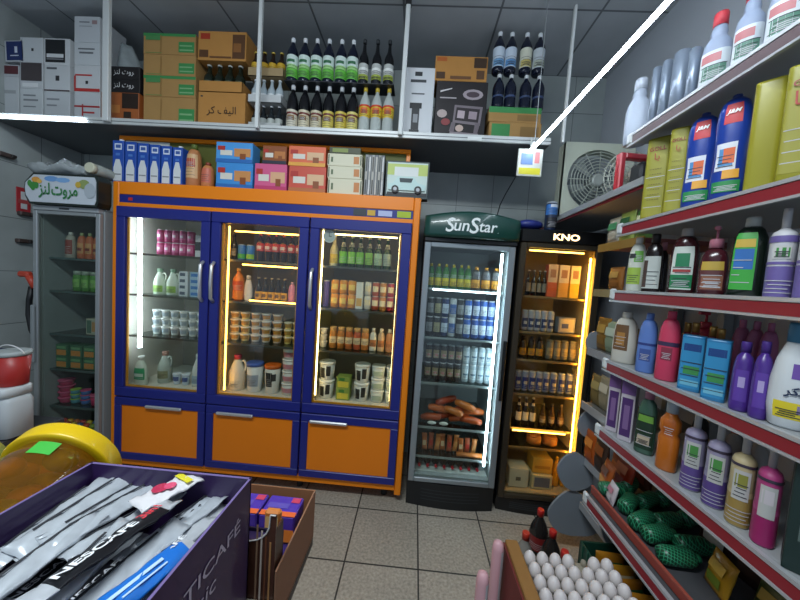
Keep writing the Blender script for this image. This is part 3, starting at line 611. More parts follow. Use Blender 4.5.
row(IY, SH[3], 391, [289], 15.5, 12.4, 'yogurt_tub', lambda w_, h_: bottle('tub', w_, h_, 'd2d2ce', 'e4e4e0', patches=[(.2,.6,-60,60,'c88a94')]), 'small white tub with pink label', 'stacked in cooler middle door', 'tub', 'small stacked tubs', tiers=4)
# --- door 3
row(IY, SH[0], 268, [333.5, 342.5, 351, 359.5, 368.5, 377.5, 386.5], 8, 31, 'soda_bottle', [(lambda w_, h_: bottle('beer', w_, h_, 'c8c4a8', 'd8d4c0', patches=[(.1,.4,-80,80,'d0b84a')]))] + [lambda w_, h_, c=c: bottle('beer', w_, h_, mat('1c3a18', .12), 'c8ccc0', patches=[(.12,.5,-80,80,c),(.66,.8,-80,80,'cfd4c4')]) for c in ('6cb832','74b83c','68ac34','7cb048','98b89c','8a9c94')],
    ['cream bottle with yellow label'] + ['green bottle with bright label']*6, 'top shelf, cooler right door', 'bottle', 'green bottles behind the right door')
row(IY, SH[1], 310, [325.5], 6, 27, 'drink_can', lambda w_, h_: bottle('can', w_, h_, '5a4a9a', 'c9ccd0'), 'tall purple can', 'second shelf, cooler right door', 'can')
row(IY, SH[1], 311, [334, 342.5, 351], 8.2, 14, 'juice_can', lambda w_, h_: bottle('can', w_, h_, 'e09020', 'c9a060', patches=[(.3,.7,-50,50,'f0c860')]), 'orange juice can', 'second shelf, cooler right door', 'can', 'orange cans behind the right door', tiers=2)
row(IY, SH[1], 311, [359], 7, 27, 'juice_carton', lambda w_, h_: carton(w_, .05, h_, 'd8d8d0', [('f',.1,.1,.9,.4,'d0a04a')]), 'tall white juice carton', 'second shelf, cooler right door', 'carton')
row(IY, SH[1], 312, [367, 374.5, 382, 389.5], 7.2, 14, 'juice_can', [lambda w_, h_, c=c: bottle('can', w_, h_, c, 'b9b4a8', patches=[(.3,.7,-50,50,'e0d0a8')]) for c in ('cfcabc','a84a30','b87a3c','9a2838')], ['white can', 'red brown can', 'tan can', 'crimson can'], 'second shelf, cooler right door', 'can', 'mixed cans behind the right door', tiers=2)
row(IY, SH[2], 348, [323], 8, 6.4, 'dessert_cup', lambda w_, h_: bottle('cup', w_, h_, 'd4ccbc', 'e6e0d4', seg=12), 'cream cup', 'third shelf, cooler right door', 'cup', 'cream cups behind the right door', tiers=3)
row(IY, SH[2], 349, [332.5, 340.5, 348.5, 356.5, 364.5], 7.6, 22, 'snack_jar', [lambda w_, h_, c=c: bottle('jar', w_, h_, c, c2, patches=[(.25,.55,-70,70,'e0c8a0')]) for c, c2 in (('c07c34','d0a868'),('b87430','c89858'),('c26a34','b85030'),('b85838','a84830'),('c87c3c','d0a060'))], 'amber jar', 'third shelf, cooler right door', 'jar', 'amber jars behind the right door')
row(IY, SH[2], 350, [372.5, 380.5, 388.5], 7.4, 23, 'sauce_bottle', [lambda w_, h_, c=c: bottle('shampoo', w_, h_, c, 'd8d0c0', patches=[(.2,.5,-60,60,'c07848')]) for c in ('d8d4c4','c8a884','b88058')], ['cream sauce bottle', 'tan sauce bottle', 'brown sauce bottle'], 'third shelf, cooler right door', 'bottle', 'sauce bottles behind the right door')
row(IY, SH[3], 397, [326, 361], 16, 19, 'yogurt_bucket', lambda w_, h_: bottle('tub', w_, h_, 'd4d6d2', 'e8eae6', patches=[(.15,.7,-45,-5,'222426'),(.25,.8,5,40,'2c2e30')]), 'white bucket with black print', 'bottom of cooler right door', 'bucket', 'white buckets behind the right door', tiers=2)
row(IY, SH[3], 397, [343.5], 14, 12, 'green_pouch', lambda w_, h_: carton(w_, .08, h_, '8aa04a', [('f',.1,.1,.9,.6,'d8c84a'),('f',.2,.65,.6,.9,'3c7a38')]), 'green yellow pouch', 'bottom of cooler right door', 'pouch', 'green pouches', tiers=2)
row(IY, SH[3], 397, [377, 391.5], 13.5, 12.5, 'cheese_tub', lambda w_, h_: bottle('tub', w_, h_, 'c6ccc8', 'dfe3e0', n=4, patches=[(.2,.6,-40,40,'a9b8a8')]), 'square white cheese tub', 'bottom of cooler right door', 'tub', 'cheese tubs behind the right door', tiers=3)
m = MB(); c = P(330, 228, Y=2.07); m.tube([(c.x, 2.062, 1.80), (c.x, 2.075, 1.80)], .042, 'dfe3df', 24); m.tube([(c.x, 2.0605, 1.80), (c.x, 2.0615, 1.80)], .036, 'b4bcbc', 24); m.box(c.x-.002, c.x+.002, 2.0595, 2.0603, 1.80, 1.826, '101010'); m.box(c.x, c.x+.018, 2.0595, 2.0603, 1.798, 1.802, '101010')
m.build('dial_thermometer', label='round white dial thermometer inside the right cooler door', cat='thermometer')
row(2.15, 1.78, 229, [391], 8, 8, 'orange_box', lambda w_, h_: carton(w_, .03, h_, 'd88420'), 'small orange box hung near top', 'cooler right door', 'box') if 0 else None

# ---- goods on the three door cooler
TZ = 2.082; TY = 2.09
def topbox(x0, x1, y0, y1, base, pt, tx, lab, cat='box', z=None, d=.10, name='snack_box', Y=TY, group=None):
    return loftbox(x0, x1, y0, y1, base, pt, tx, lab, cat, z if z is not None else TZ, Y, d, name, group)
for i, (x0, x1) in enumerate(((112, 123.5), (124.5, 136), (137, 148), (149, 159.5), (160.5, 171), (172, 182))):
    o, zt = topbox(x0, x1, 140+i*1.4, 176+i*1.2, '1c4ca8', [('f',.2,.78,.85,.93,'d4dcec'),('f',.3,.82,.75,.9,'3a5aa0'),('f',.3,.64,.7,.7,'4a78c4')], (), ordinal(i, 6)+' blue milk carton picturing a white bottle, on the cooler', 'carton', d=.06, name='milk_carton', group='blue milk cartons on the cooler')
    # printed white bottle and twist cap
    W_ = P(x1, 176, Y=TY).x - P(x0, 176, Y=TY).x
    m = MB(); m.prism([(-W_*.36, .01), (W_*.36, .01), (W_*.36, .10), (W_*.16, .155), (-W_*.16, .155), (-W_*.36, .10)], 'y', -.0322, -.0308, 'd5d9da'); m.prism([(-W_*.3, .05), (W_*.3, .05), (W_*.3, .058), (-W_*.3, .058)], 'y', -.0332, -.0323, '8a8e90'); m.build('bottle_print', o)
    if i in (0, 5): MB().tube([(0,0,zt-TZ-.001), (0,0,zt-TZ+.014)], .014, 'e4e6e6', 12).build('cap', o)
row(TY+.05, TZ, 181, [194], 14, 43, 'snack_jar', lambda w_, h_: bottle('oval', w_, h_, 'b87a4c', '5a6a28', patches=[(.2,.75,-60,60,'d0a878'),(.45,.65,-40,40,'b0402c')]), 'tall peach sauce bottle with olive cap', 'beside the blue milk cartons', 'bottle')
row(TY+.05, TZ, 182, [208], 12, 26, 'snack_jar', lambda w_, h_: bottle('oval', w_, h_, 'c8804c', '8a3a24', patches=[(.2,.75,-60,60,'c86a50')]), 'short orange pouch between bottle and blue wafer boxes', 'cooler top', 'pouch')
wf = lambda a, b_: [('f',.0,.0,1,.18,a),('f',.12,.35,.45,.6,'d8d4c8'),('f',.5,.3,.95,.7,b_),('f',.66,.18,.82,.45,'8a4a20'),('f',.05,.6,.25,.8,'b03028')]
for (x0, x1, y0, y1, base, ac, pic, lab, st) in (
    (215.5, 252.5, 162.5, 184, '3c8cd0', '2c6ab0', 'c88a50', 'blue wafer box, lower of two on the cooler', 0),
    (215.5, 252.5, 142, 162, '4a98d8', '2c6ab0', 'c88a50', 'blue wafer box, upper of two on the cooler', 1),
    (254, 286.5, 163.5, 186, 'd05a88', 'b83a68', 'd8a880', 'pink wafer box right of the blue ones on the cooler', 0),
    (262, 286.5, 145.5, 162, '8a4a24', '2a2c3c', 'b8743c', 'brown biscuit box on top of the pink wafer box', 1),
    (288, 325.5, 166, 189, 'c8503c', 'b06a3c', 'd8b088', 'dark red wafer box, lower of the two red orange ones', 0),
    (288, 325.5, 146, 165.5, 'dc6a44', 'e0a040', 'd8b088', 'bright orange red wafer box, upper of the two', 1)):
    if not st: o, zl = topbox(x0, x1, y0, y1, base, wf(ac, pic), (), lab)
    else: topbox(x0, x1, y0, y1, base, wf(ac, pic), (), lab, z=zl)
z = TZ
for i in range(3):
    _, z = topbox(327, 362, 178.5-i*12.5, 191-i*12.5, 'd3cfb4', [('f',.76,.2,.92,.8,'c07a3c'),('f',.02,.1,.05,.9,'3c4a34'),('f',.95,.1,.98,.9,'3c4a34'),('f',.1,.3,.16,.7,'5c6a4c')], [('Cakes', .5, .5, .34, '7a4a30', dict(shear=.35))] if 0 else [], ['bottom', 'middle', 'top'][i]+' cream snack box with brown picture in the pile of three', z=z, group='cream snack boxes on the cooler')
topbox(329, 361, 147, 153, '3a4020', [('f',.1,.2,.6,.8,'7a8a3c')], (), 'thin dark olive packet lying on the cream snack boxes', z=z, name='flat_packet', d=.08)
xa = P(363.5, 191, Y=TY).x; xb = P(383, 191, Y=TY).x
for i in range(6):
    wv = (xb-xa)/6
    spawn('slim_case', carton(wv*.93, .1, .27, ['8c9090', '6a6e72', '9a9c98', '70747a', '8a8c84', '60646a'][i], [('f',.25,.05,.75,.95,['3a3c40','c8c8c4','4a4640','b8b4a8','34383c','c4c4c0'][i]),('f',.25,.4,.75,.6,'a8a49a')], ch=.001), (xa+wv*(i+.5), TY+.05, TZ), 0, ordinal(i, 6)+' slim grey case in the upright row beside the cream boxes', 'case', 'slim grey cases standing upright')
o, _ = topbox(386, 430, 161, 194, '2c3a3c', [('f',.04,.1,.96,.96,'c3d4cc'),('f',.04,.62,.96,.92,'b8c86a'),('f',.2,.6,.75,.84,'d8dcd8'),('f',.05,.08,.96,.16,'2a2a2c')], (), 'toy car box with clear window at the cooler corner', 'toy box', d=.07, name='toy_car_box')
o.location.x -= .012
m = MB(); m.prism([(-.12,.05),(.12,.05),(.125,.085),(.07,.1),(.045,.135),(-.06,.135),(-.09,.095),(-.125,.085)], 'y', -.046, -.0362, mat('bcd8d4', .25)); m.prism([(-.045,.1),(.03,.1),(.04,.127),(-.05,.127)], 'y', -.048, -.0465, '26343a')
for X in (-.075, .075): m.tube([(X, -.05, .055), (X, -.0362, .055)], .024, '1a1a1c', 16); m.tube([(X, -.052, .055), (X, -.0505, .055)], .012, 'b8bcc0', 12)
m.build('toy_car', o)

# ================================================================== SINGLE DOOR COOLERS
def cooler(name, X0, X1, Y0, Y1, ztop, zbase, body_c, frame_c, shelf_z, label, header, lights, inside='b8bcb8', fr=.045, zdoor=None, floorz=None, hinge='l', shelfc='9aa4a4', bulge=.03, emih=0):
    root = empty(name, ((X0+X1)/2, Y0, 0), label=label, cat='cooler')
    zh0 = zdoor
    m = MB(); t = .03
    m.box(X0, X0+t, Y0+.03, Y1, zbase, zh0+.02, body_c, .004); m.box(X1-t, X1, Y0+.03, Y1, zbase, zh0+.02, body_c, .004)
    m.box(X0+t, X1-t, Y1-.02, Y1, zbase, zh0+.02, inside); m.box(X0, X1, Y0+.04, Y1, zh0+.021, ztop-.02, body_c, .004)
    m.box(X0+t, X1-t, Y0+.04, Y1-.02, zbase, zbase+.03, inside); m.box(X0+t, X1-t, Y0+.04, Y1-.02, zh0, zh0+.02, inside)
    m.box(X0+t, X0+t+.004, Y0+.04, Y1-.02, zbase+.03, zh0, inside); m.box(X1-t-.004, X1-t, Y0+.04, Y1-.02, zbase+.03, zh0, inside)
    pl('cabinet_body', m, root)
    m = MB(); n = 12
    poly = [(X0, Y0+.02), (X0, Y1)]
    front = [(X0 + (X1-X0)*i/n, Y0+.025 - bulge*math.sin(math.pi*i/n)) for i in range(n+1)]
    m.loft([[(x, y, z) for x, y in front] + [(X1, Y1, z), (X0, Y1, z)] for z in (0, zbase-.002)], body_c, sm=False)
    for k in range(4): m.loft([[(x, y-.001, z) for x, y in front[2:-2]] for z in (zbase*.3+k*zbase*.13, zbase*.3+k*zbase*.13+.006)], '2c3034', False, (False, False))
    pl('base', m, root)
    m = MB(); y0, y1 = Y0, Y0+.028; zz0, zz1 = zbase+.002, zh0
    m.box(X0+.004, X0+fr, y0, y1, zz0, zz1, frame_c, .004); m.box(X1-fr, X1-.004, y0, y1, zz0, zz1, frame_c, .004)
    m.box(X0+fr, X1-fr, y0, y1, zz1-fr*.7, zz1, frame_c, .003); m.box(X0+fr, X1-fr, y0, y1, zz0, zz0+.03, frame_c, .003)
    d = pl('door', m, root)
    MB().box(X0+fr, X1-fr, y0+.012, y0+.016, zz0+.03, zz1-fr*.7, glass('eef2ee', .06)).build('glass', d)
    hx_ = X0+fr*.5 if hinge == 'r' else X1-fr*.5
    MB().box(hx_-.012, hx_+.012, y0-.02, y0-.001, (zz0+zz1)/2-.2, (zz0+zz1)/2+.2, body_c, .005).build('handle', d)
    for z in shelf_z:
        m = MB(); m.box(X0+.04, X1-.04, Y0+.075, Y1-.03, z-.006, z-.001, glass('c4d0d0', .1)); m.box(X0+.04, X1-.04, Y0+.068, Y0+.076, z-.014, z-.0, mat(shelfc, .35, .4))
        for k in range(9): m.box(X0+.05+(X1-X0-.1)*k/8-.0015, X0+.05+(X1-X0-.1)*k/8+.0015, Y0+.076, Y1-.03, z-.012, z-.0065, mat(shelfc, .35, .4))
        pl('shelf', m, root)
    for (a, b, hcol, s, r) in lights: pl('light_tube', MB().tube([a, b], r, emis(hcol, s), 8), root)
    header(root, X0, X1, Y0, zh0, ztop)
    return root
# --- green header cooler
def head_green(root, X0, X1, Y0, z0, z1):
    m = MB(); n = 16; gm = mat('0e3f37', .35, coat=.3)
    rings = []
    for i in range(n+1):
        u = i/n; x = X0-.005+(X1-X0+.01)*u; b = .05*math.sin(math.pi*u); zt = z1-.03+.03*math.sin(math.pi*u)
        rings.append([(x, Y0-.01-b, z0+.03), (x, Y0-.02-b, z0+.05), (x, Y0-.02-b, zt-.015), (x, Y0-.005-b, zt), (x, Y0+.04, zt), (x, Y0+.04, z0+.03)])
    m.loft(rings, gm); pl('header_sign', m, root)
    trim = MB(); trim.box(X0, X1, Y0-.012, Y0+.04, z0+.002, z0+.029, mat('0f1214', .4), .004); pl('header_trim', trim, root)
    t = MB(); xc = (X0+X1)/2+.015
    def fn(dx, dz): 
        def g(x, y):
            u = (x+dx+xc-X0)/(X1-X0); return (xc+x+dx, Y0-.0225-.05*math.sin(math.pi*max(0, min(1, u))), z0+.098+y+dz)
        return g
    kw = dict(bold=.012, shear=.15)
    put_text(t, 'S', 'e6ecea', fn(-.158, .008), height=.088, **kw); put_text(t, 'un', 'e6ecea', fn(-.088, -.004), height=.05, **kw)
    put_text(t, 'S', 'e6ecea', fn(-.008, .008), height=.098, **kw); put_text(t, 'tar', 'e6ecea', fn(.078, .0), height=.058, **kw)
    t.face([fn(.14,-.03)(x, y) for x, y in ((0,0),(.004,0),(.004,.004),(0,.004))], 'e6ecea')
    pl('lettering', t, root)
SX0, SX1 = .04, .635
SSZ = [1.506, 1.170, .852, .537, .325]
cooler('glass_door_cooler', SX0, SX1, 2.05, 2.68, 2.0, .175, mat('14171a', .35), mat('8f979b', .35, .4), SSZ,
       'black single-door cooler under a green sign with white lettering', head_green,
       [((SX1-.075, 2.10, 1.76), (SX1-.075, 2.10, .30), 'd4ecff', 24, .008), ((SX0+.08, 2.10, 1.495), (SX1-.09, 2.10, 1.495), 'd8ecff', 10, .005)], zdoor=1.805, inside=mat('9aa2a4', .5), hinge='l')
SY = 2.20; W = 'green-sign cooler'
row(SY, SSZ[0], 288, [430, 437.5, 445, 452.5, 460, 467], 7.2, 24, 'juice_bottle', lambda w_, h_: bottle('oval', w_, h_, '2c6a30', 'c8b030', patches=[(.1,.42,-80,80,'d0b82c'),(.42,.7,-80,80,'3c7a34')]), 'green bottle with yellow label', 'top shelf, '+W, 'bottle', 'green yellow bottles')
row(SY, SSZ[0], 289, [475, 485, 495], 8.5, 23, 'juice_bottle', lambda w_, h_: bottle('oval', w_, h_, '4a4038', 'e09a2c', patches=[(.1,.45,-80,80,'d8962c'),(.5,.8,-60,60,'7a7a80')]), 'dark bottle with orange cap', 'top shelf, '+W, 'bottle', 'orange capped bottles')
cans1 = ['1c1c20','24262a','1a2c5c','b8bcc0','1e2024','2a5cb0','244c9c','3a64b4','2c54a0']
row(SY, SSZ[1], 334, [428.5, 436, 443.5, 451, 458.5, 466, 474, 481.5, 489], 7.3, 19, 'drink_can', [lambda w_, h_, c=c, c2=c2: bottle('can', w_, h_, c, 'c4c8cc', patches=[(.2,.7,-60,60,c2)]) for c, c2 in zip(cans1, ['8a8c90','9a9474','b8c4d8','3a5c9c','8c9094','c8d4e4','c8d4e8','d0d8e4','b8c8e0'])],
    ['black can','black gold can','navy can','silver can','charcoal can','bright blue can','royal blue can','light blue can','blue can'], 'second shelf, '+W, 'can', 'energy drink cans on the second shelf', tiers=2)
row(SY, SSZ[2], 376, [427, 434.5, 442, 449.5, 457], 7.3, 18, 'drink_can', lambda w_, h_: bottle('can', w_, h_, '1e1a1a', 'aeb2b6', patches=[(.25,.7,-55,55,'8a7a5c'),(.35,.5,-25,25,'b04030')]), 'black energy can', 'third shelf, '+W, 'can', 'black energy cans on the third shelf', tiers=2)
row(SY, SSZ[2], 377, [464.5, 472, 479.5, 487], 7.3, 18, 'drink_can', lambda w_, h_: bottle('can', w_, h_, 'a9b8c0', 'd0d4d8', patches=[(.2,.75,-55,55,'c8d4dc'),(.4,.5,-40,40,'6a8aa0')]), 'pale silver can', 'third shelf, '+W, 'can', 'pale cans on the third shelf', tiers=2)
def pouch(w_, h_, c, c2, d=.02, bulge=.6, curve=.15):
    key = repr(('pouch', w_, h_, str(c), str(c2), d))
    if key in _B: return _B[key]
    m = MB(); rings = []
    for i in range(9):
        t = i/8; b = max(.06, math.sin(math.pi*t)**.5); ox = curve*w_*math.sin(math.pi*t)
        rings.append([(x*(1-.12*b)+ox, y, t*h_) for x, y in (sup(2*math.pi*j/16, w_, d*b, 2.4) for j in range(16))])
    m.loft(rings, c)
    m.box(-w_*.3+curve*w_, w_*.3+curve*w_, -d*.56, -d*.5, h_*.3, h_*.6, c2)
    _B[key] = (m.mesh('pouch'), []); return _B[key]
sausC = ['a8481e', 'b85c28', '9c3c20', 'c06c30', 'a44a24', 'b4542a']
hot = empty if 0 else None
for k, (x, y, a, ln) in enumerate(((430,414,1.2,.13),(437,405,1.0,.13),(446,412,.9,.14),(453,402,1.2,.12),(461,409,1.3,.13),(468,402,.5,.14),(474,412,.25,.14),(480,414,.15,.13),(443,418,1.45,.14),(465,418,1.4,.13))):
    c = P(x, y, Y=SY-.01); 
    m = MB(); L = ln; L *= 1.15; m.tube([(-L/2,0,0), (-L*.46,0,.002), (-L*.2,0,.006), (L*.2,0,.006), (L*.46,0,.002), (L/2,0,0)], [.006,.02,.026,.026,.02,.006], mat(sausC[k % 6], .3), 10); m.box(-L*.2, L*.15, -.0225, -.0215, -.004, .012, 'c8a878' if k % 3 else 'b02820')
    o = m.build('sausage_pack', label=f'brown sausage pack, number {k+1}', cat='sausage')
    o.location = (c.x, SY-.01+.028*(k % 3), max(SSZ[3]+.024+.04*(k % 3 > 1) + .02*(k//3 % 2)*0, SSZ[3]+.024 + .055*(k % 4 == 1) )); o.rotation_euler = (0, (a-.2)*.45*(1 if k % 2 else -1)*0.4, .3*(k % 3-1))
    o['label'] = ['leftmost', 'second', 'third', 'fourth', 'fifth', 'sixth', 'seventh', 'rightmost', 'lower left', 'lower right'][k] + ' brown sausage pack on the fourth shelf, ' + W; o['group'] = 'sausage packs on the fourth shelf'
    o.location.z = SSZ[3] + [.035, .09, .035, .09, .035, .09, .035, .09, .145, .14][k]
    o.location.x = P([431, 438, 446, 453, 460, 466, 471, 474, 446, 464][k], 412, Y=SY).x
for k, x in enumerate((433, 445)):
    c = P(x, 406, Y=2.155); m = MB(); m.ball(0, 0, 0, .032, .011, .013, 'd8d8d0', 16, 8)
    m.build('white_packet', loc=(c.x, 2.152, SSZ[3]+.0145), label=['left', 'right'][k]+' oval white packet in front of the sausage packs, '+W, cat='packet')
for k in range(9):
    X = P(425+6.1*k, 440, Y=SY).x
    spawn('hot_dog_pack', pouch(.040, .125 if k < 6 else .11, ['b8642c','a8502a','c07434'][k % 3], ['d8b890','b03024','c88a50'][k % 3], curve=.03), (X, SY+.01*(k % 2), SSZ[4]+.001), .1*(k % 3-1), ordinal(k, 9)+' upright orange hot dog pack, fifth shelf, '+W, 'sausage', 'upright hot dog packs', ry=.12*((k*7) % 3-1)*.5)
o = MB().tube([(-.09,0,0), (-.088,0,.0), (.088,0,0), (.09,0,0)], [.008,.016,.016,.008], mat('c87434', .35), 10).build('sausage_stick', loc=(P(470,442,Y=2.155).x, 2.15, SSZ[4]+.017), label='long orange sausage stick lying before the upright packs, '+W, cat='sausage')
for k in range(8):
    X = P(418+8.1*k, 475, Y=2.2).x
    tp_k = bottle('pet', .056, .2, mat('1c100e', .12), 'c01c2c', patches=[(.36,.62,-180,180,'5a1018')])
    spawn('cola_bottle', tp_k, (X, 2.335, .2415), 0, ordinal(k, 8)+' lying cola bottle, red cap outward, floor of '+W, 'bottle', 'cola bottles lying on the cooler floor', rx=math.radians(90)) 
cooler_floor = MB().box(SX0+.04, SX1-.04, 2.13, 2.64, .206, .212, mat('d8dede', .4)).build('drip_tray', label='white tray under the lying cola bottles, floor of green-sign cooler', cat='tray')
# --- black cooler with glowing letters
def head_black(root, X0, X1, Y0, z0, z1):
    m = MB(); m.box(X0, X1, Y0-.01, Y0+.039, z0+.002, z1, mat('0d0e10', .35), .006); pl('header_sign', m, root)
    t = MB(); c = P(566.5, 240, Y=Y0-.012)
    put_text(t, 'KNO', emis('ffd8a0', 3.0), lambda x, y: (c.x+x, Y0-.0125, (z0+z1)/2+y), width=.165, height=.042, bold=.03); pl('lettering', t, root)
KX0, KX1 = .665, 1.20
KSZ = [1.497, 1.252, 1.058, .816, .573, .437]
KY = 2.23
cooler('slim_glass_door_cooler', KX0, KX1, 2.08, 2.68, 1.93, .10, mat('101113', .35), mat('4a4236', .35, .5), KSZ,
       'slim black cooler with glowing white letters and warm light', head_black,
       [((KX1-.058, 2.12, 1.77), (KX1-.058, 2.12, .30), 'ffb040', 40, .006), ((KX0+.08, 2.13, .562), (KX1-.1, 2.13, .562), 'ffb850', 16, .005), ((KX0+.08, 2.13, 1.80), (KX1-.1, 2.13, 1.80), 'ffb850', 14, .005)], zdoor=1.845, inside=mat('a89878', .5), hinge='l', shelfc='a08a60')
W = 'glowing-letter cooler'
row(KY, KSZ[0], 296, [527, 532.5, 538, 543], 5, 25, 'slim_bottle', lambda w_, h_: bottle('beer', w_, h_, mat('1c1612', .12), 'c8c8c4', patches=[(.15,.5,-60,60,'8a8478')]), 'slim dark bottle', 'top shelf, '+W, 'bottle', 'slim bottles on the top shelf')
for (x0, x1, c, c2, lab) in ((546, 556, 'c8603c', 'd8c0a0', 'red orange juice carton'), (557, 567.5, 'd8a04c', 'e0d0b0', 'amber juice carton'), (568.5, 578.5, 'dcb030', 'e8d8a8', 'yellow juice carton')):
    loftbox(x0, x1, 264, 297, c, [('f',0,.45,1,1,c2),('f',.2,.6,.8,.85,'a87a5c')], (), lab+' on the top shelf, '+W, 'carton', KSZ[0], KY-.03, .06, 'juice_carton')
row(KY, KSZ[1], 331, [523.5, 530, 536.5, 543, 549.5], 6.2, 20, 'drink_can', lambda w_, h_: bottle('can', w_, h_, 'a8acb8', 'c9ccd0', patches=[(.15,.6,-60,60,'2c3c6c'),(.3,.45,-30,30,'c8c8cc')]), 'silver blue can', 'second shelf, '+W, 'can', 'silver blue cans')
row(KY, KSZ[1], 332, [564], 16, 15, 'angled_box', lambda w_, h_: carton(w_, .06, h_, '8c8c94', [('f',.1,.1,.9,.9,'b8ac94'),('f',.2,.3,.6,.6,'3a4a7c')]), 'grey box beside the silver cans', 'second shelf, '+W, 'box')
row(KY, KSZ[2], 360, [521.5, 530, 538], 7, 21, 'amber_bottle', lambda w_, h_: bottle('shampoo', w_, h_, mat('2c1c10', .15), '1c1c1c', patches=[(.12,.45,-70,70,'c88a1c')]), 'dark bottle with amber label', 'third shelf, '+W, 'bottle', 'amber labelled bottles')
row(KY, KSZ[2], 361, [548, 555.5, 563, 571, 578.5], 6.8, 19, 'drink_can', lambda w_, h_: bottle('can', w_, h_, '7a7468', 'b4b0a4', patches=[(.2,.6,-60,60,'a8946c')]), 'dull grey can', 'third shelf, '+W, 'can', 'dull grey cans')
row(KY, KSZ[3], 393, [516.5, 523.5, 530.5, 537.5, 544.5, 552, 560, 568], 6.6, 20, 'drink_can', lambda w_, h_: bottle('can', w_, h_, '8c90a4', 'c9ccd0', patches=[(.12,.7,-60,60,'2a3a7c'),(.35,.5,-30,30,'c8b8a0')]), 'blue silver can', 'fourth shelf, '+W, 'can', 'blue silver cans on fourth shelf')
row(KY, KSZ[4], 427, [517, 524, 531], 6, 27, 'beer_style_bottle', lambda w_, h_: bottle('beer', w_, h_, mat('14100e', .12), 'd0ccc0', patches=[(.14,.46,-70,70,'c8c0b0'),(.7,.8,-70,70,'c8c0b0')]), 'dark bottle with white label', 'fifth shelf, '+W, 'bottle', 'white labelled bottles')
row(KY, KSZ[4], 428, [541, 550, 559], 6.5, 22, 'brown_bottle', lambda w_, h_: bottle('beer', w_, h_, mat('3a2410', .15), '8a7a5c', patches=[(.14,.46,-70,70,'6a4c2c')]), 'brown bottle with brown label', 'fifth shelf, '+W, 'bottle', 'brown bottles on fifth shelf')
for (x0, x1, y0, y1, c, pt, lab, z, nm) in (
    (508, 528, 467, 486, 'c8c0a8', [('f',.35,.35,.6,.55,'5a5040')], 'white square box at bottom left, '+W, None, 'white_box'),
    (531, 552, 473, 487, 'c8b88c', [('f',.12,.15,.88,.85,'6a6a78')], 'flat carton with grey panel at the bottom, '+W, None, 'flat_carton'),
    (521, 549, 457, 472, 'c8983c', [('f',.1,.3,.9,.5,'a87428')], 'amber packet on the flat carton, '+W, 'up', 'amber_packet')):
    z = .135 if z is None else .135+.125
    if nm == 'amber_packet':
        o, _ = loftbox(532, 552, y0, y1, c, pt, (), lab, 'box', .135+.105, KY-.05, .12, nm); 
    else: loftbox(x0, x1, y0, y1, c, pt, (), lab, 'box', z, KY-.07, .12, nm)
row(KY, .132, 488, [554, 562], 7, 30, 'oil_bottle', lambda w_, h_: bottle('pet', w_, h_, mat('c88a20', .15), 'd8b040'), 'amber bottle', 'bottom of '+W, 'bottle', 'amber bottles at the bottom')
row(KY, KSZ[5], 446, [533, 549], 14, 9, 'bread_bag', lambda w_, h_: bottle('jar', w_, h_, mat('a86a2c', .4), 'a86a2c', d=.1), 'round brown loaf bag', 'sixth shelf, '+W, 'bread', 'loaf bags')

# --- left cooler with fruit sign
def head_fruit(root, X0, X1, Y0, z0, z1):
    m = MB(); a, b = P(25, 205, Y=Y0-.03), P(106, 180, Y=Y0-.03)
    xa, xb = a.x, -2.10; za, zb = z0+.035, z0+.235; yf = Y0-.03
    poly = [(xa+.03, za), (xb-.012, za), (xb, za+.03), (xb, zb-.03), (xb-.012, zb), (xa+.06, zb), (xa, zb-.06), (xa-.005, (za+zb)/2), (xa, za+.05)]
    m.prism(poly, 'y', yf, Y0+.06, mat('10201c', .4)); o = pl('header_sign', m, root)
    cx = sum(p[0] for p in poly)/len(poly); cz = (za+zb)/2
    f = MB(); pin = [(cx+(x-cx)*.955, cz+(z-cz)*.88) for x, z in poly]; f.prism(pin, 'y', yf-.004, yf-.0005, mat('c4ccd4', .35)); f.build('sign_face', o)
    g = MB(); Yg = yf-.005
    def blob(px, pz, rx, rz, c, k=10): g.face([(px+rx*math.cos(t), Yg-.0003*len(g.f), pz+rz*math.sin(t)) for t in (2*math.pi*j/k for j in range(k))], c)
    blob(xa+.19, zb-.035, .05, .018, '6a9ad0'); blob(xa+.27, zb-.04, .05, .016, '7aa8d8')
    for k in range(5): blob(xa+.04+.012*k, cz+.03-.012*(k % 3), .016, .022, '3c8a3c')
    blob(xa+.085, cz+.055, .03, .018, 'd8983c'); blob(xa+.11, cz+.045, .018, .014, 'e0b050'); blob(xb-.09, cz+.04, .04, .03, '8a9a5c'); blob(xb-.05, cz-.0, .04, .05, 'aab4bc'); blob(xb-.13, cz+.035, .02, .02, 'c8a83c')
    g.build('fruit_print', o)
    t = MB(); put_text(t, '\uFEB0\uFEE8\uFEDF\u200a\uFE95\uFEED\uFEAE\uFEE3', '1f7a38', lambda x, y: (xa+.24+x, yf-.009, cz-.012+y), width=.27, height=.10, bold=.018); t.build('lettering', o)
    m = MB(); m.box(X0+.01, X1-.01, Y0-.004, Y0+.05, z0+.002, z0+.032, mat('9aa0a4', .4), .002); m.box(X0+.2, X0+.27, Y0-.006, Y0-.0045, z0+.011, z0+.022, '2c3034'); pl('header_trim', m, root)
FX0, FX1 = -2.60, -2.118
FSZ = [1.538, 1.305, 1.00, .745, .475]
cooler('sign_topped_cooler', FX0, FX1, 1.99, 2.64, 1.90, .16, mat('82898c', .45), mat('9aa0a3', .35, .4), FSZ,
       'grey single-door cooler at left with fruit-printed sign', head_fruit, [], fr=.034, zdoor=1.845, inside=mat('8a9498', .5), hinge='r', bulge=.0, shelfc='54686a')
FY = 2.13; W = 'fruit-sign cooler'
def pile(xs, z, py, w_, h_, mkn, name, desc, where, cat, grp, tiers=1): return row(FY, z, py, xs, w_, h_, name, mkn, desc, where, cat, grp, tiers)
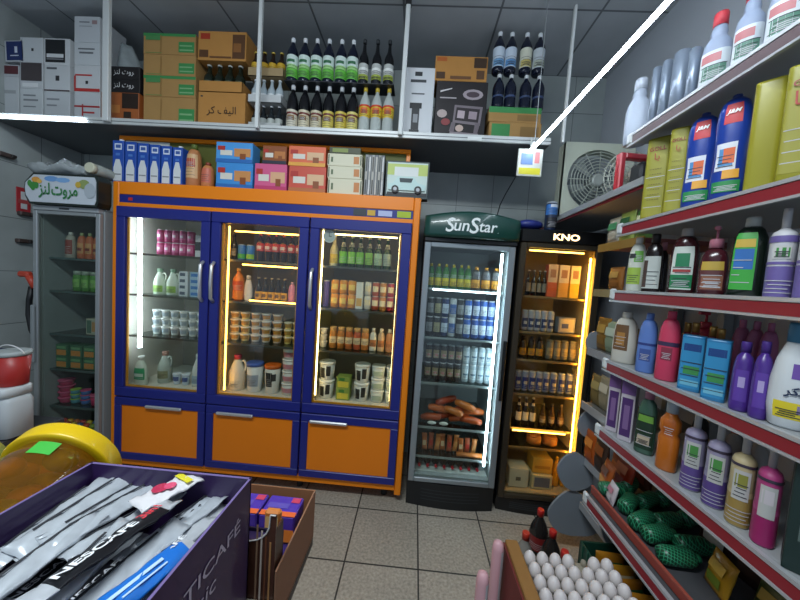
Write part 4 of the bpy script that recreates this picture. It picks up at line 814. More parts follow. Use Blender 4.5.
row(FY, FSZ[0], 257, [71], 9, 27, 'juice_bottle', lambda w_, h_: bottle('oval', w_, h_, 'a8a49c', 'd0d0cc', patches=[(.15,.7,-60,60,'8a3a34')]), 'pale bottle with dark red label', 'top shelf, '+W, 'bottle')
row(FY, FSZ[0], 258, [82, 90, 98], 7.6, 27, 'juice_bottle', lambda w_, h_: bottle('oval', w_, h_, 'b8603c', '9aa878', patches=[(.2,.6,-60,60,'c8905c'),(.3,.4,-40,40,'8a2c24')]), 'orange red juice bottle', 'top shelf, '+W, 'bottle', 'orange juice bottles in the left cooler')
row(FY, FSZ[1], 290, [78, 86.5, 95], 8, 21, 'pickle_jar', lambda w_, h_: bottle('jar', w_, h_, '4c8a38', '9aa89a', patches=[(.2,.6,-60,60,'7cb058')]), 'green jar', 'second shelf, '+W, 'jar', 'green jars in the left cooler')
row(FY, FSZ[2], 331, [97], 12, 17, 'small_box', lambda w_, h_: carton(w_, .08, h_, 'a8a898', [('f',.1,.1,.5,.9,'4a6a5c'),('f',.55,.2,.9,.8,'b88a5c')]), 'small pale box standing alone', 'third shelf, '+W, 'box')
row(FY, FSZ[3], 363, [69, 83, 96], 12.5, 12.5, 'food_pack', lambda w_, h_: carton(w_, .1, h_, '3c6a50', [('f',.08,.1,.92,.55,'c8843c'),('f',.1,.65,.9,.85,'6a9a6c')]), 'green orange food pack', 'fourth shelf, '+W, 'pack', 'food packs in the left cooler', tiers=2)
row(FY, FSZ[4], 397, [67], 13.5, 6.2, 'pink_cup', lambda w_, h_: bottle('cup', w_, h_, 'b0305c', 'c8507c', seg=14), 'crimson pink tub', 'fifth shelf, '+W, 'tub', 'pink tubs', tiers=4)
row(FY, FSZ[4], 399, [76, 86], 9, 5, 'colour_tub', [lambda w_, h_: bottle('tub', w_, h_, '4a8a9c', '9ac04a'), lambda w_, h_: bottle('tub', w_, h_, '3c6ab0', 'c84a7c')], ['teal tub with lime lid', 'blue tub with pink lid'], 'fifth shelf, '+W, 'tub', 'small coloured tubs', tiers=3)
row(FY, FSZ[4], 400, [97], 11, 11, 'pink_cup', lambda w_, h_: bottle('tub', w_, h_, 'c03c68', 'd86a90'), 'single larger pink tub', 'right end of fifth shelf, '+W, 'tub')
fc = ['c8402c', 'd8a02c', 'c86a2c', 'b83430', 'd8b838', '4c6a9c', 'c8502c', '8a9a3c', 'd08a34', 'b83c3c']
for k in range(18):
    X = P(48+ (k % 9)*6.4 + 3*(k//9), 412, Y=2.1).x; r = .021
    m = MB(); m.ball(0, 0, r, r, r, r*.92, mat(fc[k % 10], .35), 12, 8); m.tube([(0,0,2*r*.95), (.003,0,2*r+.006)], .002, '4a5a2c', 5)
    m.build('fruit', loc=(X, 2.1+.045*(k//9), .30+.0*(k//9)), label=ordinal(k % 9, 9)+' coloured fruit of the '+('front' if k < 9 else 'rear')+' row, bottom of '+W, cat='fruit', group='fruit at the bottom of the left cooler')
m = MB(); m.box(FX0+.05, FX1-.05, 2.06, 2.22, .20, .298, mat('c8ccc8', .5), .004); m.build('fruit_crate', label='pale crate block carrying the fruit, bottom of fruit-sign cooler', cat='crate')
# bag and clear bottle bottoms on the fruit sign
m = MB(); rings = []
zt = 2.085
for i in range(15):
    u = i/14; x = -2.60+.39*u; r = .022+.028*abs(math.sin(7*u+1))*math.sin(math.pi*min(1,u*1.02+.02))**.5
    rings.append([(x, 2.03+.06*math.cos(a)*(1+.2*math.sin(3*a+9*u)), zt+.0+max(0, r*(1+math.sin(a)))*(1+.2*math.sin(5*a+11*u))) for a in (2*math.pi*j/14 for j in range(14))])
m.loft(rings, mat('b4bcbe', .2, tr=.3, noise=.25, scale=25)); m.build('plastic_wrap_bag', label='crumpled clear plastic bag lying on the fruit-printed sign', cat='bag')
o = spawn('round_clear_jar', bottle('jar', .075, .16, mat('b4bcb4', .2, tr=.2), 'c8c8b0'), (-2.155, 2.11, 2.125), 0, 'clear jar lying on the fruit sign with round cream base outward', 'jar', rx=math.radians(88))

# ================================================================== LEFT WALL fittings
m = MB(); a = P(17, 188, Y=2.35); 
m = MB(); X = XL; y0_, z0_ = P(17, 213, X=XL+.01).y, P(24, 213, X=XL+.01).z; y1_, z1_ = P(31, 190, X=XL+.01).y, P(24, 188, X=XL+.01).z
m.box(XL+.001, XL+.008, y0_, y1_, z0_, z1_, 'b02c34', .002); m.box(XL+.008, XL+.011, y0_+.025, y1_-.025, z0_+.03, z1_-.03, 'd0d4d4'); m.box(XL+.011, XL+.012, y0_+.08, y1_-.08, z0_+.07, z1_-.09, 'b04a4a')
m.build('framed_notice', label='red framed white notice on the left tiled wall', cat='sign')
for (px, py, lab) in ((6, 155, 'upper'), (26, 214, 'middle'), (24, 241, 'lower')):
    c = P(px, py, X=XL+.02); m = MB(); m.box(XL+.001, XL+.04, c.y-.045, c.y+.045, c.z-.015, c.z+.015, mat('4a3c38', .5), .005); m.box(XL+.04, XL+.055, c.y+.01, c.y+.04, c.z-.01, c.z+.01, '2a2624', .003)
    m.build('wall_hook', label=f'{lab} small brown hook on the left tiled wall', cat='hook')
hp = [P(24, 277, Y=2.02), P(29, 287, Y=2.02), P(26.5, 300, Y=2.02), P(26, 315, Y=2.02), P(29, 330, Y=2.02), P(34, 340, Y=2.02)]
root = empty('fire_hose', hp[0], label='black rubber hose with red nozzle hanging beside left cooler', cat='hose')
pl('hose', MB().tube([(min(p.x, -2.62), 2.035, p.z) for p in hp[1:]], .016, mat('15171a', .5), 10), root)
pl('clip', MB().box(-2.64, -2.6005, 2.03, 2.05, hp[2].z-.01, hp[2].z+.01, '2a2c2e'), root)
c = hp[0]; c.x = -2.65; m = MB(); m.tube([(c.x-.02, 2.02, c.z+.02), (c.x+.02, 2.03, c.z-.07)], .02, mat('b8402c', .4), 10); m.box(c.x-.08, c.x+.0, 2.0, 2.04, c.z+.0, c.z+.04, mat('b8402c', .4), .01); pl('nozzle', m, root)

# low side table with bucket and canister by the left wall
TX0, TX1 = -2.55, -2.02
tb = empty('side_table', (-2.2, 1.5, 0), label='dark low side table under the red bucket at far left', cat='table')
pl('table_top', MB().box(TX0, TX1, 1.33, 1.70, .56, .59, mat('3a3c40', .5), .004), tb)
for x in (TX0+.03, TX1-.03):
    for y in (1.36, 1.67): pl('leg', MB().box(x-.015, x+.015, y-.015, y+.015, 0, .559, '2c2e30'), tb)
cn = P(22, 410, Y=1.5)
o = spawn('white_canister', bottle('jar', .19, .265, 'c3c9cc', 'cdd2d4', n=4, d=.14, patches=[(.1,.68,-60,5,'2a4a94'),(.2,.3,-50,0,'b8c4dc'),(.42,.56,-50,0,'a8b8d4')]), (-2.10, 1.49, .591), 0, 'white canister with blue label on the low table', 'canister')
o2 = spawn('red_bucket', bottle('tub', .14, .18, mat('a82c28', .4), 'a4acac', patches=[(.3,.55,-30,10,'d4cfc8')], extra='bail'), (-2.075, 1.50, .858), 0, 'red bucket with grey lid on top of the white canister', 'bucket')
spawn('navy_box', carton(.2, .2, .40, mat('18244c', .5)), (-2.33, 1.57, .591), 0, 'dark navy box left of the red bucket', 'box')
spawn('dark_jar', bottle('jar', .09, .17, mat('4a3a4c', .3), '2c2c34', patches=[(.2,.6,-60,60,'8a7a94')]), (-2.29, 1.39, .591), 0, 'dark purple jar in front of the navy box', 'jar')

# ================================================================== RIGHT SHELVING
XF = .85; NZ = [2.205, 1.833, 1.555, 1.252, .955, .636]; NY0, NY1 = -.35, 1.395
metal_w = mat('a4a8aa', .45, .2, noise=.04, scale=3); red = mat('86202a', .4); silver = mat('b9bcbf', .3, .4)
nu = empty('shelving_unit', (XF, .5, 0), label='near red-edged metal shelving unit along the right wall', cat='shelving')
for i, z in enumerate(NZ):
    xf = XF if i < 5 else XF-.02
    s_ = pl('shelf', MB().box(xf+.012, 1.30, NY0, NY1, z-.022, z, metal_w if i < 5 else mat('4c4c50', .5, noise=.1), .002), nu)
    m = MB(); fc_ = red if i else mat('5a4448', .4)
    m.box(xf, xf+.006, NY0, NY1-.03, z-.036, z-.006, fc_); m.box(xf-.002, xf+.011, NY0, NY1, z-.004, z+.006, silver); m.box(xf-.003, xf+.008, NY0, NY1, z-.044, z-.037, silver)
    m.build('price_rail', s_)
    m = MB(); m.box(xf-.004, xf+.012, NY1-.028, NY1+.004, z-.034, z+.012, mat('c8cccc', .4), .006); m.build('end_cap', s_)
    if i == 5:
        m = MB(); m.box(xf+.03, xf+.036, NY0, NY1, z+.006, z+.035, mat('8a3a30', .4)); m.box(xf+.028, xf+.038, NY0, NY1, z+.035, z+.040, mat('9a4a3c', .4)); m.build('front_fence', s_)
for y in (NY0+.02, .52, NY1-.02):
    pl('upright', MB().box(1.301, 1.33, y-.015, y+.015, 0, 2.3, mat('8a9092', .4, .3)), nu)
pl('base_deck', MB().box(XF+.22, 1.30, NY0, NY1-.02, .0, .10, mat('5c6062', .5)), nu)

def side(z, pl_, pr_, pt, name, mk, label, cat, group=None, d=None, inset=.016, turn=48, pm=None, hh=None, row2=0.0):
    """thing standing on the right shelving; its aisle side fills pl_..pr_ and reaches up to pt"""
    xf = XF + inset + row2; th = math.radians(turn)
    pm = pm or (pt + 40); pc = (pl_+pr_)/2; dd_ = d or .05; w_ = .08
    for _ in range(4):
        hx_ = (w_*math.cos(th) + dd_*math.sin(th))/2; c = P(pc, pm, X=xf+hx_)
        w_ = max(.035, (pr_-pl_)*c.y/(FPX*(math.cos(th)+c.x/c.y*math.sin(th)))*1.08 - dd_*.12)
    h_ = hh or (P(pc, pt, X=c.x).z - z)
    above = [q for q in NZ if q > z+.05]
    if above: h_ = min(h_, min(above)-z-.052)
    return spawn(name, mk(round(w_, 3), round(h_, 3), round(dd_, 3)), (c.x, c.y, z+.0008), -th, label, cat, group)
# --- shelf A (top)
zA = NZ[0]
side(zA, 627, 650, 83, 'spray_bottle', lambda w_, h_, d: bottle('flagon', w_, h_, 'a8b2c2', 'b4bcc8', d=d), 'white shouldered bottle at the far end of top shelf', 'bottle', pm=110, d=.07)
for i, (a, b, t) in enumerate(((651, 660.5, 72), (661, 669, 66), (670, 687, 57), (687.5, 695, 55))):
    side(zA, a, b, t, 'foil_canister', lambda w_, h_, d: bottle('roll', w_, h_, mat('7e8a9a', .3, .3), d=d), ordinal(i, 4)+' silver canister on the top right shelf', 'canister', 'silver canisters on the top shelf', pm=95, d=.055)
for i, (a, b, t) in enumerate(((701, 729, 20), (730.5, 759, -3), (761, 797, -28))):
    side(zA, a, b, t, 'cleaner_bottle', lambda w_, h_, d: bottle('flagon', w_, h_, '8e9ab0', ['c03a44', 'c04450', 'b8bcc8'][i], d=.07, n=2.4, patches=[(.12,.5,-65,65,'c8d0d4'),(.15,.32,-40,45,'5a8a74'),(.36,.46,-50,20,'b06a6c')]),
         ['lilac cleaner bottle with red cap, farthest on the top shelf', 'lilac cleaner bottle with red cap, second on top shelf', 'lilac cleaner bottle nearest the camera on top shelf'][i], 'bottle', 'lilac cleaner bottles', pm=70, d=.07)
# --- shelf B
zB = NZ[1]
yl = '9c9a22'; ylm = mat('8f8a22', .4)
goll = lambda w_, h_, d: bottle('brick', w_, h_, ylm, d=d, n=5, patches=[(.06,.97,-40,40,'94902a')], text=[('GOLL', .86, w_*.7, '8a2a20', dict(bold=.02)), ('\uFE8E\uFEF3', .76, w_*.22, 'a83224')] + [('-----', .62-.06*q, w_*.5, '6a5a20') for q in range(7)])
side(zB, 646, 667, 141, 'yellow_insecticide_can', goll, 'yellow can with red lettering, farthest on second shelf', 'can', pm=180, d=.05)
side(zB, 668, 686, 133, 'yellow_insecticide_can', goll, 'yellow can with red lettering beside the blue cleaner bottles', 'can', pm=175, d=.05)
def jm(w_, h_, d): return bottle('toilet', w_, h_, mat('1c3c94', .3), '16307c', d=d, n=2.6, seg=24, patches=[(.72,.9,-24.5,24.5,'c02c34'),(.3,.55,-45,20,'d8dce4'),(.34,.5,-30,10,'4a8ac0'),(.36,.5,-14,14,'d8622c'),(.1,.2,-45,45,'2c8a4c'),(.22,.3,-10,35,'e0a02c')], text=[('J&M', .82, w_*.42, 'f2f2f2', dict(bold=.03, shear=.3))])
side(zB, 688, 716, 112, 'toilet_cleaner_bottle', jm, 'blue cleaner bottle with red logo, left of the pair', 'bottle', 'blue cleaner bottles', pm=150, d=.06)
side(zB, 716.5, 748, 95, 'toilet_cleaner_bottle', jm, 'blue cleaner bottle with red logo, right of the pair', 'bottle', 'blue cleaner bottles', pm=140, d=.06)
side(zB, 752, 782, 87, 'yellow_pack', lambda w_, h_, d: bottle('brick', w_, h_, mat('98922a', .35), d=d, n=6), 'plain yellow can next to the blue cleaner bottles', 'can', pm=130, d=.06)
side(zB, 783.5, 815, 72, 'yellow_pack', lambda w_, h_, d: bottle('brick', w_, h_, ylm, d=d, n=6, patches=[(.1,.8,-38,38,'948e2c')], text=[('Goll', .84, w_*.6, '8a2a20', dict(bold=.02)), ('\uFE8E\uFEF3', .7, w_*.4, 'a83224')]), 'yellow can with red lettering nearest on second shelf', 'can', pm=120, d=.06)
# --- shelf C
zC = NZ[2]
side(zC, 629, 646, 232, 'lotion_bottle', lambda w_, h_, d: bottle('oval', w_, h_, 'ccd0c4', 'd8dad0', d=d, patches=[(.15,.45,-60,40,'9ab84a'),(.55,.75,-10,50,'6aa84a'),(.62,.7,-50,0,'33383a')]), 'white bottle with green leaves, farthest on third shelf', 'bottle', pm=260, d=.055)
side(zC, 645, 663, 232, 'dark_sauce_bottle', lambda w_, h_, d: bottle('shampoo', w_, h_, mat('1c1414', .2), '1a1616', d=d, n=3, patches=[(.08,.62,-55,55,'b8beb8'),(.1,.55,-50,-15,'4a3a34')]), 'dark bottle with white label on third shelf', 'bottle', pm=260, d=.05)
side(zC, 658, 668, 243, 'slim_dark_bottle', lambda w_, h_, d: bottle('shampoo', w_, h_, mat('1c1414', .2), 'a86a78', d=d), 'slim dark bottle with pink cap behind the white label one', 'bottle', pm=262, d=.04, row2=.07)
side(zC, 671, 698, 229, 'shampoo_bottle', lambda w_, h_, d: bottle('oval', w_, h_, mat('3a1418', .2), 'a8a4a0', d=d, n=2.6, patches=[(.08,.72,-42,42,'c8d0c8'),(.1,.3,-42,42,'1c7a4c'),(.42,.62,-22,22,'1c7a50'),(.34,.38,-30,30,'a03a3a')]), 'burgundy bottle with green diamond label on third shelf', 'bottle', pm=260, d=.06)
side(zC, 700, 728, 240, 'shampoo_bottle', lambda w_, h_, d: bottle('shampoo', w_, h_, mat('421820', .2), 'c0788a', d=d, n=3, extra='pump', patches=[(.1,.6,-45,45,'5a2c2c'),(.45,.6,-40,40,'b89a3c'),(.12,.36,-30,40,'8a5a44')]), 'burgundy bottle with pink pump on third shelf', 'bottle', pm=265, d=.06)
side(zC, 731, 766, 219, 'mouthwash_bottle', lambda w_, h_, d: bottle('oval', w_, h_, mat('0e1a14', .2), 'b8bcb8', d=d, n=4, patches=[(.1,.8,-42,10,'3aa03c'),(.35,.6,-30,5,'2c6ab0'),(.62,.72,-36,6,'c8a83c')]), 'black bottle with bright green label on third shelf', 'bottle', pm=260, d=.065)
def vio(w_, h_, d, c='6a5c9a', m_='c8c8cc'): return bottle('cond', w_, h_, m_, 'b8b8bc', d=d, n=2.4, patches=[(.03,.36,-85,85,c),(.38,.41,-85,85,c),(.62,.69,-85,85,c),(.44,.58,-34,30,'c8c8c4'),(.46,.56,-20,24,'3c8a3c')])
side(zC, 769, 797, 205, 'conditioner_bottle', vio, 'violet and white bottle with green leaf on third shelf', 'bottle', 'violet white bottles', pm=250, d=.065)
side(zC, 799, 829, 200, 'conditioner_bottle', vio, 'violet and white bottle cut by the right photo edge', 'bottle', 'violet white bottles', pm=250, d=.065)
# --- shelf D
zD = NZ[3]
side(zD, 614, 637, 312, 'detergent_jug', lambda w_, h_, d: bottle('oval', w_, h_, 'c8c4b8', 'd0ccc0', d=d, n=2.4, patches=[(.25,.75,-50,20,'6a4a2c'),(.35,.6,-30,5,'a8783c')]), 'white bottle with brown picture, farthest on fourth shelf', 'bottle', pm=335, d=.06)
side(zD, 638.5, 657, 313, 'shampoo_bottle', lambda w_, h_, d: bottle('oval', w_, h_, '5a7cc0', '5a7cc0', d=d, n=2.4, patches=[(.46,.5,-85,85,'2c3c7c'),(.2,.4,-30,30,'3c5494')]), 'light blue shampoo bottle on the fourth shelf', 'bottle', pm=340, d=.045)
side(zD, 658, 679.5, 311, 'shampoo_bottle', lambda w_, h_, d: bottle('oval', w_, h_, 'c83c5c', 'c83c5c', d=d, n=2.4, patches=[(.5,.56,-85,85,'3c2c4c'),(.3,.48,-25,25,'8a3044')]), 'pink shampoo bottle beside the light blue one', 'bottle', pm=345, d=.05)
for i, (a, b, t) in enumerate(((681, 704, 323), (705.5, 730, 327))):
    side(zD, a, b, t+12, 'hand_wash_bottle', lambda w_, h_, d: bottle('brick', w_, h_, mat('2c78a8', .3), d=d, n=6, patches=[(.05,.95,-43,43,'3088b8'),(.72,.85,-20,20,'16407c'),(.3,.45,-10,20,'3c8a4c'),(.1,.2,-20,25,'6ab0c8')]), ['left', 'right'][i]+' sky blue hand wash pack on the fourth shelf', 'bottle', 'sky blue hand wash packs', pm=360, d=.05)
for i, (a, b, t) in enumerate(((683, 690, 322), (691, 698, 322), (709, 716, 326), (717, 724, 328))):
    ya = P(a, 340, X=.96).y; yb = P(b, 340, X=.96).y
    spawn('perfume_bottle', bottle('shampoo', .04, P(a, t, X=.96).z-zD, mat('9a3a3c', .3), mat('b08a4a', .3, .6)), (.96, (ya+yb)/2, zD+.0008), 0, ['first', 'second', 'third', 'fourth'][i]+' small gold-capped bottle behind the sky blue packs', 'bottle', 'gold-capped bottles')
for i, (a, b, c, lab) in enumerate(((688, 706, 'a8283c', 'red pump bottle behind the sky blue packs'), (727, 739, 'b86a8c', 'leftmost rosy pink bottle behind the violet ones'), (741, 753, 'b4688a', 'middle rosy pink bottle behind the violet ones'), (755, 767, 'b0648a', 'rightmost rosy pink bottle behind the violet ones'))):
    ya = P(a, 330, X=1.07).y; yb = P(b, 330, X=1.07).y
    spawn('lotion_bottle', bottle('oval', abs(ya-yb)*1.1, min(.235 if i else .21, P((a+b)/2, 312, X=1.07).z-zD), c, c, d=.05, extra='pump' if i == 0 else None), (1.10, (ya+yb)/2, zD+.0008), -math.pi/2, lab, 'bottle', None if i == 0 else 'rosy pink bottles')
for i, (a, b) in enumerate(((731.5, 754), (754, 771))):
    side(zD, a, b, 341, 'fabric_softener_bottle', lambda w_, h_, d: bottle('shampoo', w_, h_, mat('4a2c84', .3), '4a2c84', d=d, n=2.6, patches=[(.15,.6,-30,30,'5a3a98'),(.35,.5,-12,12,'a898c8')]), ['left', 'right'][i]+' deep violet bottle on the fourth shelf', 'bottle', 'deep violet bottles', pm=375, d=.05)
o = side(zD, 771, 820, 300, 'baby_detergent_bottle', lambda w_, h_, d: bottle('baby', w_, h_, 'cdd2d4', '3c7a9c', d=d, n=2.4, seg=24, patches=[(.1,.26,-40,30,'d8c42c'),(.48,.62,-5,25,'6a4a9c'),(.16,.24,10,45,'8a7ca0')], text=[('hobi', .36, w_*.36, '1c2c4c', dict(bold=.03))] if 0 else [('\uFEAE\uFB90\uFEDF', .36, w_*.36, '1c2c4c', dict(bold=.03))]), 'big white rounded bottle with yellow patch on fourth shelf', 'bottle', pm=370, d=.07)
# --- shelf E
zE = NZ[4]
for i, (a, b, t) in enumerate(((609, 621, 373), (622, 636.5, 374))):
    side(zE, a, b, t, 'cosmetic_box', lambda w_, h_, d: carton(w_, d, h_, 'b8b0b8', [('f',.12,.08,.88,.72,'4a2c64'),('f',.3,.2,.7,.6,'7a5c8c'),('f',0,.78,1,1,'6a4a80')]), ['left', 'right'][i]+' white purple box at far end of fifth shelf', 'box', 'white purple boxes', pm=405, d=.05)
side(zE, 637, 657, 377, 'shampoo_bottle', lambda w_, h_, d: bottle('shampoo', w_, h_, mat('3c5c4c', .3), 'a06a80', d=d, n=3, patches=[(.08,.62,-55,55,'1c3424'),(.5,.6,-40,40,'6a9a3c'),(.15,.28,-30,25,'b8a890')]), 'green labelled bottle with mauve cap on fifth shelf', 'bottle', pm=420, d=.045)
side(zE, 659, 681, 400, 'orange_bottle', lambda w_, h_, d: bottle('nut', w_, h_, mat('b8641c', .3), 'a8b4bc', d=d, n=2.4, patches=[(.5,.75,-30,30,'a8540c')]), 'orange bottle with clear cap on fifth shelf', 'bottle', pm=430, d=.05)
def wide(w_, h_, d, c, c2, pic): return bottle('cond', w_, h_, c, 'b4b4b4', d=d, n=2.4, patches=[(.02,.34,-85,85,c2),(.34,.4,-85,85,c),(.66,.69,-85,85,'3a3040'),(.3,.62,-34,34,'b8b8b4'),(.44,.58,-24,20,pic)])
for i, (a, b, t, c, c2, pc, lab) in enumerate(((683, 706, 396, '918aa4', '5a4684', '4a8a44', 'violet white bottle with green leaf, left of pair on fifth shelf'),
    (707, 732, 402, '918aa4', '544080', '4a8a44', 'violet white bottle with green leaf, right of pair on fifth shelf'),
    (733, 760, 408, 'b8a880', '9a8044', '8a8a3c', 'cream bottle with yellow green picture on fifth shelf'),
    (761, 789, 418, 'a83c74', '94205c', 'c8c0c4', 'magenta bottle with white square on fifth shelf'))):
    side(zE, a, b, t, 'conditioner_bottle', lambda w_, h_, d, c=c, c2=c2, pc=pc: wide(w_, h_, d, c, c2, pc), lab, 'bottle', pm=450, d=.06)
side(zE, 790, 822, 455, 'dark_box', lambda w_, h_, d: carton(w_, d, h_, '182c28', [('f',.4,.3,.55,.45,'5a6a64')]), 'dark green box beside the magenta bottle', 'box', pm=500, d=.05)
for i, (a, b) in enumerate(((700, 712), (736, 748), (762, 774))):
    ya = P(a, 410, X=1.05).y; spawn('white_bottle', bottle('shampoo', .05, .2, 'a8a4a0' if i else '2a2826', ['2c2a28', 'c8581c', 'b8b4b0'][i]), (1.06, ya, zE+.0008), 0, ['black capped', 'orange capped', 'white capped'][i]+' bottle standing behind the front row on fifth shelf', 'bottle')
# --- shelf F: net bags, packs
zF = NZ[5]
def netmat():
    m = bpy.data.materials.new('green_netting'); m.use_nodes = True; nt = m.node_tree; b = nt.nodes['Principled BSDF']
    tc = nt.nodes.new('ShaderNodeTexCoord'); br = nt.nodes.new('ShaderNodeTexBrick'); br.offset = 0
    mp = nt.nodes.new('ShaderNodeMapping'); mp.inputs['Rotation'].default_value = (0.5, .3, .4)
    br.inputs['Scale'].default_value = 100; br.inputs['Brick Width'].default_value = .9; br.inputs['Row Height'].default_value = .9; br.inputs['Mortar Size'].default_value = .09
    br.inputs['Color1'].default_value = rgb('0c3a24'); br.inputs['Color2'].default_value = rgb('10442a'); br.inputs['Mortar'].default_value = rgb('3a9a70')
    nt.links.new(tc.outputs['Object'], mp.inputs[0]); nt.links.new(mp.outputs[0], br.inputs['Vector']); nt.links.new(br.outputs['Color'], b.inputs['Base Color']); b.inputs['Roughness'].default_value = .35
    return m
net = netmat()
gi = [(614, 492, .0), (628, 509, .01), (642, 527, .0), (657, 548, .01), (676, 574, .0), (630, 482, .1), (648, 502, .11), (668, 522, .1), (694, 545, .1), (664, 494, .2), (690, 515, .21)]
for k, (px, py, dx) in enumerate(gi):
    X = XF+.105+dx; c = P(px, py, X=X); r = .030
    m = MB(); m.tube([(-.062,0,0), (-.058,0,0), (-.04,0,0), (.03,0,0), (.045,0,0), (.052,0,0)], [.012, .026, r, r, .024, .016], net, 16)
    o = m.build('net_bagged_bottle', loc=(X, c.y, zF+.036 + (.0 if k < 5 else 0)), label=['front', 'rear'][k > 4]+' row green netted bottle, '+(ordinal(k, 5) if k < 5 else ordinal(k-5, 6))+', on the lowest shelf', cat='bottle', group='green netted bottles on the lowest shelf')
    o.rotation_euler = (.3*k, 0, .35+.25*((k*3) % 4-1.5)); MB().tube([(.05,0,0), (.066,0,0)], .013, mat('2c8a5c', .4), 12).build('cap', o)
def chippack(w_, h_, c, c2, c3):
    key = repr(('chip', w_, h_, c, c2, c3))
    if key in _B: return _B[key]
    m = MB(); rings = []
    for i in range(11):
        t = i/10; b = max(.04, math.sin(math.pi*t)**.55); rings.append([(x*(1-.08*b), y*(1+.12*math.sin(6*t*3+x*50)), t*h_) for x, y in (sup(2*math.pi*j/18, w_, .3*w_*b, 2.2) for j in range(18))])
    m.loft(rings, mat(c, .3)); pf = lambda t: -.15*w_*max(.04, math.sin(math.pi*t)**.55)*1.14-.002
    for (u0, u1, t0_, t1_, cc_) in ((-.3, .3, .55, .8, c2), (-.25, .3, .2, .45, c3)):
        ts = [t0_+(t1_-t0_)*q/3 for q in range(4)]; m.loft([[(w_*u0, pf(t), t*h_), (w_*(u0+u1)/2, pf(t)-.001, t*h_), (w_*u1, pf(t), t*h_)] for t in ts], cc_, False, (False, False))
    _B[key] = (m.mesh('snack_bag'), []); return _B[key]
for k, (px, py, dx, c, c2, c3, s_, lab) in enumerate(((605, 470, .06, 'a85420', '5a2c1c', 'c88a3c', .13, 'orange brown snack bag at far end of lowest shelf'), (622, 466, .14, 'a8361c', 'c86a3c', '7a1c14', .15, 'red orange snack bag behind netted bottles, far end'),
      (640, 462, .24, '5c2c1c', 'a8502c', '8a3c24', .17, 'dark brown snack bag at back of lowest shelf'), (612, 478, .03, 'c8bcc0', 'c07a8a', 'd8d0d0', .09, 'white pink packet at the front of lowest shelf'),
      (720, 510, .26, '3a1c14', '5c2c1c', 'b8b4ac', .17, 'dark brown bag with white tag on the lowest shelf'), (758, 530, .26, '2c1c18', '4a2c20', '3c2820', .16, 'nearly black bag at back of lowest shelf'),
      (715, 585, .12, 'a87c1c', 'c8a03c', '6a7a24', .12, 'yellow snack bag on the lowest shelf near netted bottles'), (775, 585, .16, '3a4a20', 'a88a34', '5c6a2c', .13, 'olive green snack bag beside the yellow one'))):
    X = XF+.03+dx; c_ = P(px, py, X=X)
    spawn('snack_bag', chippack(s_*.8, s_, c, c2, c3), (X, c_.y, zF+.002), -math.pi/2+.2*(k % 3-1), lab, 'bag', rx=-.18)
side(zE, 795, 818, 440, 'orange_bag', lambda w_, h_, d: chippack(w_*1.0, h_, 'b8501c', 'c88a4c', '8a8a90'), 'orange snack bag at the near end of fifth shelf', 'bag', pm=470, d=.05, row2=.07)

# --- far shelving unit
XG, GY0, GY1 = .95, 1.425, 1.76
fu = empty('wall_shelving', (XG, 1.7, 0), label='far grey shelving unit beside the slim cooler', cat='shelving')
sm = MB().box(XG+.01, 1.40, GY0, YB-.02, 2.055-.022, 2.055, metal_w, .002); s_ = pl('shelf', sm, fu)
m = MB(); m.box(XG, XG+.009, GY0, YB-.02, 2.028, 2.061, silver); m.box(XG+.01, XG+.016, GY0, YB-.02, 2.015, 2.033, red); m.build('price_rail', s_)
def plate(y, z, x0, sx, sz, lab=None):
    n = 14; pts = [(x0+.05, z+.02), (x0+.05, z-sz)]
    pts = [(x0+.06, z+.01)] + [(x0-sx*math.sin(math.pi*i/n)**.8, z+.01-sz*i/n) for i in range(n+1)] + [(x0+.06, z-sz)]
    return MB().prism(pts, 'y', y-.012, y+.002, mat('8d9599', .5, .1))
FGZ = [1.80, 1.56, 1.235, .93, .60, .34]
for i, z in enumerate(FGZ):
    c_ = [mat('8a6a30', .5), mat('94835a', .5), silver, silver, silver, silver][i]
    xg = XG+.0 if i < 4 else XG+.05
    s_ = pl('shelf', MB().box(xg+.04, 1.40, GY0, GY1, z-.022, z, mat('7c4440', .5) if i == 0 else mat('66645f', .5), .002), fu)
    m = MB(); m.box(xg+.03, xg+.039, GY0, GY1, z-.034, z+.006, c_); m.build('price_rail', s_)
plm = mat('868e96', .5, .1)
def pxplate(y, pts, m_=None):
    for _ in range(2): pts = [q for (ax_, ay_), (bx_, by_) in zip(pts, pts[1:]+pts[:1]) for q in ((ax_*.75+bx_*.25, ay_*.75+by_*.25), (ax_*.25+bx_*.75, ay_*.25+by_*.75))]
    q = [P(px, py, Y=y) for px, py in pts]; return MB().prism([(v.x, v.z) for v in q], 'y', y, y+.014, m_ or plm)
pl('end_bracket', pxplate(1.763, [(557,471),(560,462),(569,454),(577,452),(588,460),(594,474),(592,486),(580,491),(570,491),(562,484)]), fu)
pl('end_bracket', pxplate(1.78, [(548,516),(549,509),(558,498),(569,490),(576,490),(604,512),(606,522),(598,533),(588,537),(562,535),(551,526)]), fu)
pl('end_bracket', pxplate(1.763, [(577,428),(581,416),(590,409),(600,416),(600,432),(592,438),(583,437)]), fu)
pl('end_bracket', pxplate(1.763, [(586,346),(588,336),(596,330),(604,338),(604,350),(592,354)]), fu)
for y in (GY0+.04, GY1-.03): pl('upright', MB().box(1.401, 1.43, y-.015, y+.015, 0, 2.4, mat('8a9092', .4, .3)), fu)
pl('shelf_end_plate', pxplate(1.405, [(600,524),(602,517),(609,515),(624,538),(627,546),(612,550),(604,541)], mat('a4a6aa', .5)), nu)
